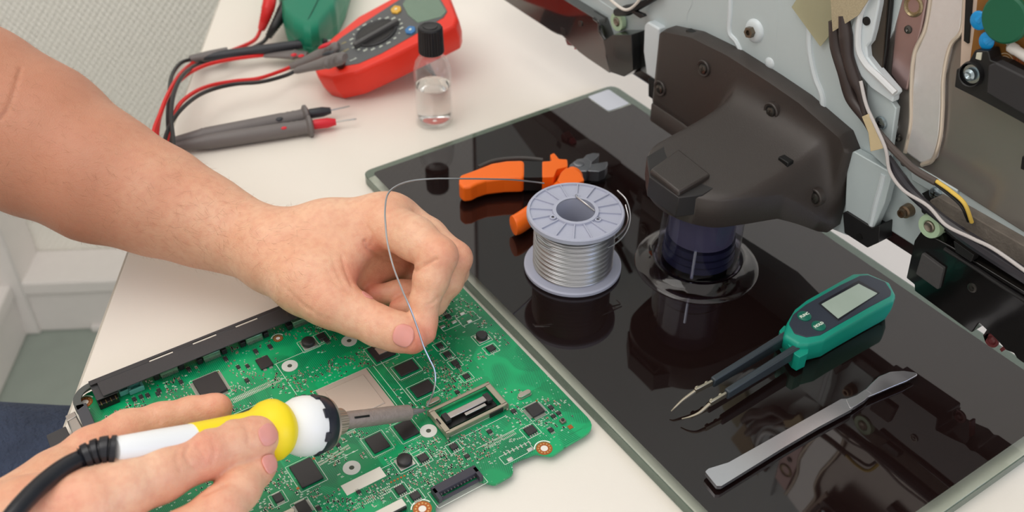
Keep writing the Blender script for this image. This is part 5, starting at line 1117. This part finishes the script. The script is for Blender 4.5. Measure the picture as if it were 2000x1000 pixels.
# right hand and forearm (the one guiding the iron)
B = SDF((-.165, .19, -.012), (.135, .47, .150), .0011); bb = ((-.165, .19, -.012), (.135, .47, .150), .0011)
chain(B, [(-420, 1230, .060, 170), (-220, 1170, .062, 145), (-80, 1105, .066, 118)], .014)
for a, b in [((-80, 1105, .066, 118), (60, 1035, .074, 90)), ((60, 1025, .078, 84), (170, 990, .082, 74)), ((-60, 1070, .060, 100), (105, 960, .058, 56)), ((0, 1110, .060, 105), (150, 1090, .060, 80)), ((110, 955, .062, 52), (180, 940, .066, 46)), ((60, 1110, .05, 90), (180, 1130, .05, 70))]: chain(B, [a, b], .014)
RI = [(150, 990, .083, 72), (235, 955, .080, 62), (310, 925, .076, 56), (395, 886, .071, 50), (450, 868, .067, 46), (496, 856, .064, 41), (506, 854, .0635, 38)]
RM = [(150, 1150, .060, 70), (260, 1112, .062, 58), (350, 1056, .062, 54), (428, 1000, .060, 47), (466, 955, .057, 41), (500, 915, .054, 34), (508, 908, .0535, 31)]
RR = [(150, 1190, .045, 66), (300, 1160, .045, 54), (405, 1110, .044, 48), (440, 1060, .040, 40)]
RT = [(40, 1005, .060, 74), (110, 936, .057, 56), (180, 884, .055, 49), (250, 846, .053, 44), (315, 822, .051, 34), (375, 806, .050, 30), (418, 799, .050, 28), (426, 797, .050, 26)]
for f_, kk in ((RT, .006), (RM, .004), (RR, .004), (RI, .005)):
    T = SDF(*bb); chain(T, f_, .004); B.merge(T, kk if f_ is not RI else .0022)
del T
VB, FB = B.mesh(); NB = normals(VB, FB)
for ln, w_, dp in (([(372, 866), (362, 885), (370, 905), (384, 918)], 3, .0006), ([(384, 868), (392, 880), (402, 900)], 2, .0006), ([(415, 862), (420, 880), (414, 905)], 3, .0005), ([(348, 880), (344, 900), (352, 920)], 3, .0004), ([(384, 885), (392, 897), (396, 912)], 2, .0004), ([(480, 835), (486, 850), (484, 870)], 3, .0003), ([(300, 800), (310, 815), (312, 826)], 3, .0005), ([(400, 965), (415, 958), (440, 945)], 3, .0008)):
    crease(VB, NB, ln, w_, dp)
# jeans
Wj = lambda px, py, z: W(px, py, z)
def skin_mat():
    m = bpy.data.materials.new('skin'); m.use_nodes = True; nt = m.node_tree; b = nt.nodes['Principled BSDF']; N = nt.nodes.new; L = nt.links.new
    b.inputs['Roughness'].default_value = .46; b.inputs['Specular IOR Level'].default_value = .42
    b.inputs['Subsurface Weight'].default_value = .25; b.inputs['Subsurface Radius'].default_value = (.0045, .0016, .0009); b.inputs['Subsurface Scale'].default_value = 1
    tc = N('ShaderNodeTexCoord'); at = N('ShaderNodeAttribute'); at.attribute_name = 'blush'; at2 = N('ShaderNodeAttribute'); at2.attribute_name = 'tan'
    def mix(f, a, c):
        x = N('ShaderNodeMix'); x.data_type = 'RGBA'; L(f, x.inputs[0])
        for i, q in ((6, a), (7, c)):
            if isinstance(q, tuple): x.inputs[i].default_value = (*lin(q), 1)
            else: L(q, x.inputs[i])
        return x.outputs[2]
    def noise(s, dt=3):
        n = N('ShaderNodeTexNoise'); n.inputs['Scale'].default_value = s; n.inputs['Detail'].default_value = dt; L(tc.outputs['Object'], n.inputs['Vector']); return n.outputs['Fac']
    def rng(a, lo, hi, o0=0., o1=1.):
        r = N('ShaderNodeMapRange'); L(a, r.inputs[0]); r.inputs[1].default_value = lo; r.inputs[2].default_value = hi; r.inputs[3].default_value = o0; r.inputs[4].default_value = o1; return r.outputs[0]
    base = mix(rng(noise(38), .35, .65), (238, 191, 158), (230, 173, 140)); base = mix(rng(noise(260), .4, .7, 0, .35), base, (214, 140, 116))
    base = mix(at2.outputs['Fac'], base, (182, 120, 92)); base = mix(at.outputs['Fac'], base, (226, 110, 92)); L(base, b.inputs['Base Color'])
    vo = N('ShaderNodeTexVoronoi'); vo.inputs['Scale'].default_value = 1100; L(tc.outputs['Object'], vo.inputs['Vector'])
    ad = N('ShaderNodeMath'); ad.operation = 'ADD'; L(vo.outputs['Distance'], ad.inputs[0]); L(noise(300, 5), ad.inputs[1])
    bp = N('ShaderNodeBump'); bp.inputs['Strength'].default_value = .5; bp.inputs['Distance'].default_value = .00022; L(ad.outputs[0], bp.inputs['Height']); L(bp.outputs['Normal'], b.inputs['Normal']); return m
M_skin = skin_mat()
V = np.concatenate([VA, VB]); F = np.concatenate([FA, FB+len(VA)])
me = bpy.data.meshes.new('person'); me.from_pydata(V.tolist(), [], F.tolist()); me.update(); me.shade_smooth(); me.materials.append(M_skin)
def spots(lst):
    out = np.zeros(len(V))
    for px, py, z, r, a in lst:
        p, rr_ = J(px, py, z, r); out = np.maximum(out, a*np.exp(-((V-p)**2).sum(1)/rr_**2))
    return out
blush = spots([(812, 668, .036, 34, .8), (832, 655, .034, 30, .7), (725, 577, .026, 30, .75), (780, 602, .026, 26, .7), (775, 540, .02, 26, .8), (860, 500, .066, 34, .45), (890, 505, .054, 34, .4), (738, 636, .037, 40, .3), (680, 545, .05, 36, .5), (735, 480, .06, 30, .4), (640, 590, .045, 50, .2),
               (395, 886, .075, 46, .5), (500, 856, .064, 34, .55), (512, 908, .054, 32, .65), (425, 797, .05, 32, .65), (180, 880, .055, 60, .3), (120, 985, .09, 80, .3), (430, 985, .062, 50, .35), (300, 815, .052, 40, .3)])
tan = np.zeros(len(V)); la = np.arange(len(V)) < len(VA); pxx = to_px(V)[:, 0]; tan[la] = np.clip((520-pxx[la])/420, 0, .85)
for nm, arr in (('blush', blush), ('tan', tan)):
    at = me.attributes.new(nm, 'FLOAT', 'POINT'); at.data.foreach_set('value', arr.astype(np.float32))
person = bpy.data.objects.new('person', me); COL.objects.link(person)
tag(person, 'person seen by bare forearms and hands, soldering with an iron and wire', 'person')
# fingernails: curved plates on the fingertips
M_nail = mat('nail', (238, 156, 144), rough=.28, sss=.2, spec=.5)
def surf(px, py, near, r=.02):
    """nearest skin point on the sight line"""
    P_ = to_px(V); d2 = (P_[:, 0]-px)**2+(P_[:, 1]-py)**2; I = np.where(d2 < 9)[0]
    if len(I) == 0: I = np.array([d2.argmin()])
    dep = np.linalg.norm(V[I]-CP, axis=1); return V[I[dep.argmin()]]
NAL = np.concatenate([NA, NB])
def nail(c, e, l, w_, rad, lift=.0003, nrm=None, roll=0.):
    """c: centre pixel, e: pixel towards the free edge"""
    p = surf(*c, None); q = surf(*e, None); i = ((V-p)**2).sum(1).argmin(); I = np.where(((V-p)**2).sum(1) < .0025**2)[0]; n = NAL[I].mean(0); n /= np.linalg.norm(n)
    if nrm is not None: n = np.array(nrm)/np.linalg.norm(nrm)
    d_ = q-p; d_ -= n*(d_ @ n); d_ /= np.linalg.norm(d_); s_ = np.cross(n, d_); VV_ = []; FF = []; nu, nv = 12, 12
    for i in range(nu+1):
        t = -1+2*i/nu; ww = w_*(1-.12*t*t-.30*max(0, -t)**3 - .25*max(0, t)**4)
        for k in range(nv+1):
            a = (-1+2*k/nv); x_ = a*ww; h_ = rad-math.sqrt(max(0, rad*rad-x_*x_))
            off = l*t*(1-.20*a*a if t > 0 else 1-.12*a*a)
            VV_.append(p+d_*off+s_*x_-n*(h_-lift+.0005*t*t-.0004*(t > .7)))
    VV_ = np.array(VV_); near = np.where(((V-p)**2).sum(1) < .012**2)[0]; Vn, Nn = V[near], NAL[near]
    for j_ in range(len(VV_)):
        w2 = np.exp(-((Vn-VV_[j_])**2).sum(1)/.0011**2)+1e-12; av = (Vn*w2[:, None]).sum(0)/w2.sum(); an = (Nn*w2[:, None]).sum(0); an /= np.linalg.norm(an)
        VV_[j_] = VV_[j_]+an*((av-VV_[j_]) @ an+.00042)
    VV_ = list(VV_)
    for i in range(nu):
        for k in range(nv): a = i*(nv+1)+k; FF.append((a, a+1, a+nv+2, a+nv+1))
    o = MB().add(VV_, FF).build('fingernail', M_nail, person); sm = o.modifiers.new('thick', 'SOLIDIFY'); sm.thickness = .0005; sm.offset = -1
nail((786, 655), (806, 661), .0058, .0058, .0085)
nail((719, 574), (708, 570), .0036, .0036, .0062)
nail((528, 848), (536, 870), .0055, .0052, .0080)
nail((528, 905), (532, 922), .0048, .0045, .0072)
# forearm hair
rnd = np.random.RandomState(3); I = np.where(la & (pxx < 600))[0]; I = I[rnd.permutation(len(I))[:3600]]; HV = []; HF = []
ax = W(540, 487, .046)-W(70, 272, .085); ax /= np.linalg.norm(ax)
for i in I:
    n = NAL[i]; p = V[i]; t = ax*.6+rnd.randn(3)*.35; t -= n*(t @ n); t /= np.linalg.norm(t); ln = .004+.005*rnd.rand(); s_ = np.cross(n, t)*.00004; k = len(HV)
    q = p+t*ln*.5+n*ln*.22; e_ = p+t*ln+n*ln*.26; HV += [p-s_, p+s_, q+s_*.8, q-s_*.8, e_]; HF += [(k, k+1, k+2, k+3), (k+3, k+2, k+4)]
hm = bpy.data.meshes.new('arm_hair'); hm.from_pydata([tuple(q) for q in HV], [], HF); hm.materials.append(mat('hair_brown', (150, 104, 74), rough=.6)); ho = bpy.data.objects.new('arm_hair', hm); COL.objects.link(ho); ho.parent = person; ho['kind'] = 'stuff'
# short sleeves and jeans
M_den = mat('denim', (62, 72, 94), rough=.9, bump=1., bscale=260, var=.45, vscale=50, bdist=.003)
Cj = SDF((-.42, .10, -.30), (.16, .78, -.02), .005)
k1 = uv(.53, VE-.30, -.15); k2 = uv(.50, VE+.12, -.165)
p0 = W(-260, 1010, -.16); p1 = W(120, 990, -.17); Cj.cone(p0, .085, p1, .072, .02)
VC, FC = Cj.mesh(); me = bpy.data.meshes.new('jeans'); me.from_pydata(VC.tolist(), [], FC.tolist()); me.shade_smooth(); me.materials.append(M_den); jo = bpy.data.objects.new('jeans', me); COL.objects.link(jo); jo.parent = person

# ---------------------------------------------------------------- soldering iron held in the right hand
T0 = W(833, 801, .0090); F0 = W(549, 838, .0545); ax_ = T0-F0; ax_ /= np.linalg.norm(ax_)
def at_px(px):                          # distance along the axis (from F0, towards the tip) seen at column px
    lo, hi = -.2, .12
    for _ in range(40):
        m_ = (lo+hi)/2
        if to_px((F0+ax_*m_)[None])[0, 0] < px: lo = m_
        else: hi = m_
    return lo
def iprof(l): return [(at_px(px), r) for px, r in l]
iron = empty('soldering_iron', tuple(T0), 'soldering iron with white and yellow handle held above the circuit board', 'soldering iron')
M_wh = mat('handle_white', (240, 240, 238), rough=.4); M_ye = mat('handle_yellow', (250, 222, 30), rough=.42); M_ring = mat('ring_navy', (34, 36, 46), rough=.35)
M_coll = mat('collar_metal', (176, 164, 150), rough=.3, metal=.85); M_tube = mat('heat_tube', (158, 144, 136), rough=.5, metal=.35, var=.2, vscale=400, bump=.3, bscale=900)
def ilathe(name, l, m_, parent=None, n=40, **kw): return MB().lathe(tuple(F0), tuple(ax_), iprof(l), n, **kw).build(name, m_, parent or iron, ang=40)
K = 1/3850
ilathe('rear_sleeve', [(222, 14*K), (224, 20*K), (232, 23*K), (300, 26.5*K), (390, 30*K), (392, 3*K)], M_wh)
ilathe('yellow_grip', [(374, 15*K), (374, 30.5*K), (440, 35*K), (480, 38.5*K), (496, 42*K), (506, 48*K), (517, 55*K), (529, 58*K), (538, 57*K), (550, 50*K), (557, 41*K), (558, 5*K)], M_ye)
wb_ = ilathe('white_bulge', [(550, 30*K), (555, 38*K), (566, 48*K), (582, 56*K), (596, 58*K), (612, 56*K), (618, 54*K), (618, 5*K)], M_wh)
rg_ = ilathe('black_ring', [(608, 40*K), (608, 57.5*K), (614, 58*K), (630, 54*K), (633, 50*K), (633, 5*K)], M_ring)
up = Vector((0, 0, 1)); sd = Vector(ax_).cross(up).normalized(); uu_ = sd.cross(Vector(ax_))
for k in range(8):
    t = 2*PI*(k+.3)/8; dr = np.array(sd*math.cos(t)+uu_*math.sin(t)); c_ = F0+ax_*(at_px(605))+dr*57*K
    MB().bar(tuple(c_-ax_*.0012), tuple(c_+ax_*.0016), .0048, .0018, up=tuple(dr)).build('ring_tooth', M_ring, rg_, bevel=.0003)
ilathe('metal_rim', [(632, 30*K), (632, 51*K), (636, 51*K), (636, 20*K)], M_coll)
cb = MB(); V_ = []; F_ = []; n = 72; pr = iprof([(635, 24*K), (636, 27*K), (666, 25.5*K), (670, 20*K), (670, 8*K)])
x_ = np.array(sd); y_ = np.array(uu_)
for i, (d_, r) in enumerate(pr):
    for k in range(n): t = 2*PI*k/n; q = r+(.00018 if k % 2 and i in (1, 2) else 0); V_.append(F0+ax_*d_+(x_*math.cos(t)+y_*math.sin(t))*q)
for i in range(len(pr)-1):
    for k in range(n): F_.append((i*n+k, i*n+(k+1) % n, (i+1)*n+(k+1) % n, (i+1)*n+k))
F_ += [tuple(range(n)), tuple((len(pr)-1)*n+k for k in range(n))]; cb.add(V_, F_).build('collar_nut', M_coll, iron, ang=25)
tu = ilathe('heater_tube', [(666, 15*K), (666, 17.5*K), (760, 18*K), (797, 16.5*K), (802, 10*K), (802, 3*K)], M_tube)
for t in (.9, 2.6, 4.3):
    dr = x_*math.cos(t)+y_*math.sin(t); c_ = F0+ax_*at_px(697)+dr*17.4*K; MB().bar(tuple(c_-ax_*.005), tuple(c_+ax_*.005), .0012, .0006, up=tuple(dr)).build('tube_slot', M_blk, tu, bevel=.0003)
ilathe('iron_tip', [(798, 8*K), (812, 7*K), (824, 4.5*K), (832, 1.2*K)], mat('tip_grey', (160, 156, 154), rough=.35, metal=.6, bump=.3))
M_rub = mat('rubber_navy', (22, 23, 30), rough=.3)
S0 = F0+ax_*at_px(226)
sp_ = [S0, W(205, 880, S0[2]+.001), W(182, 886, S0[2]+.001), W(158, 896, S0[2]+.001)]
kn = smooth_path(sp_, 12); rr_ = []
for k in range(len(kn)):
    t = k/(len(kn)-1); g = (t*4.0) % 1; rr_.append((.0066-.0013*t)*(1 if g < .68 else .80))
MB().tube([tuple(q) for q in kn], rr_, 24).build('strain_relief', M_rub, iron, ang=50)
zc = S0[2]
MB().tube([tuple(q) for q in smooth_path([W(162, 894, zc+.001), W(130, 910, zc+.004), W(95, 935, zc+.006), (W(55, 972, zc+.008)), W(15, 1020, zc+.008), W(-30, 1090, zc+.002), W(-120, 1300, .03)], 8)], .0039, 16).build('power_cord', M_rub, iron)
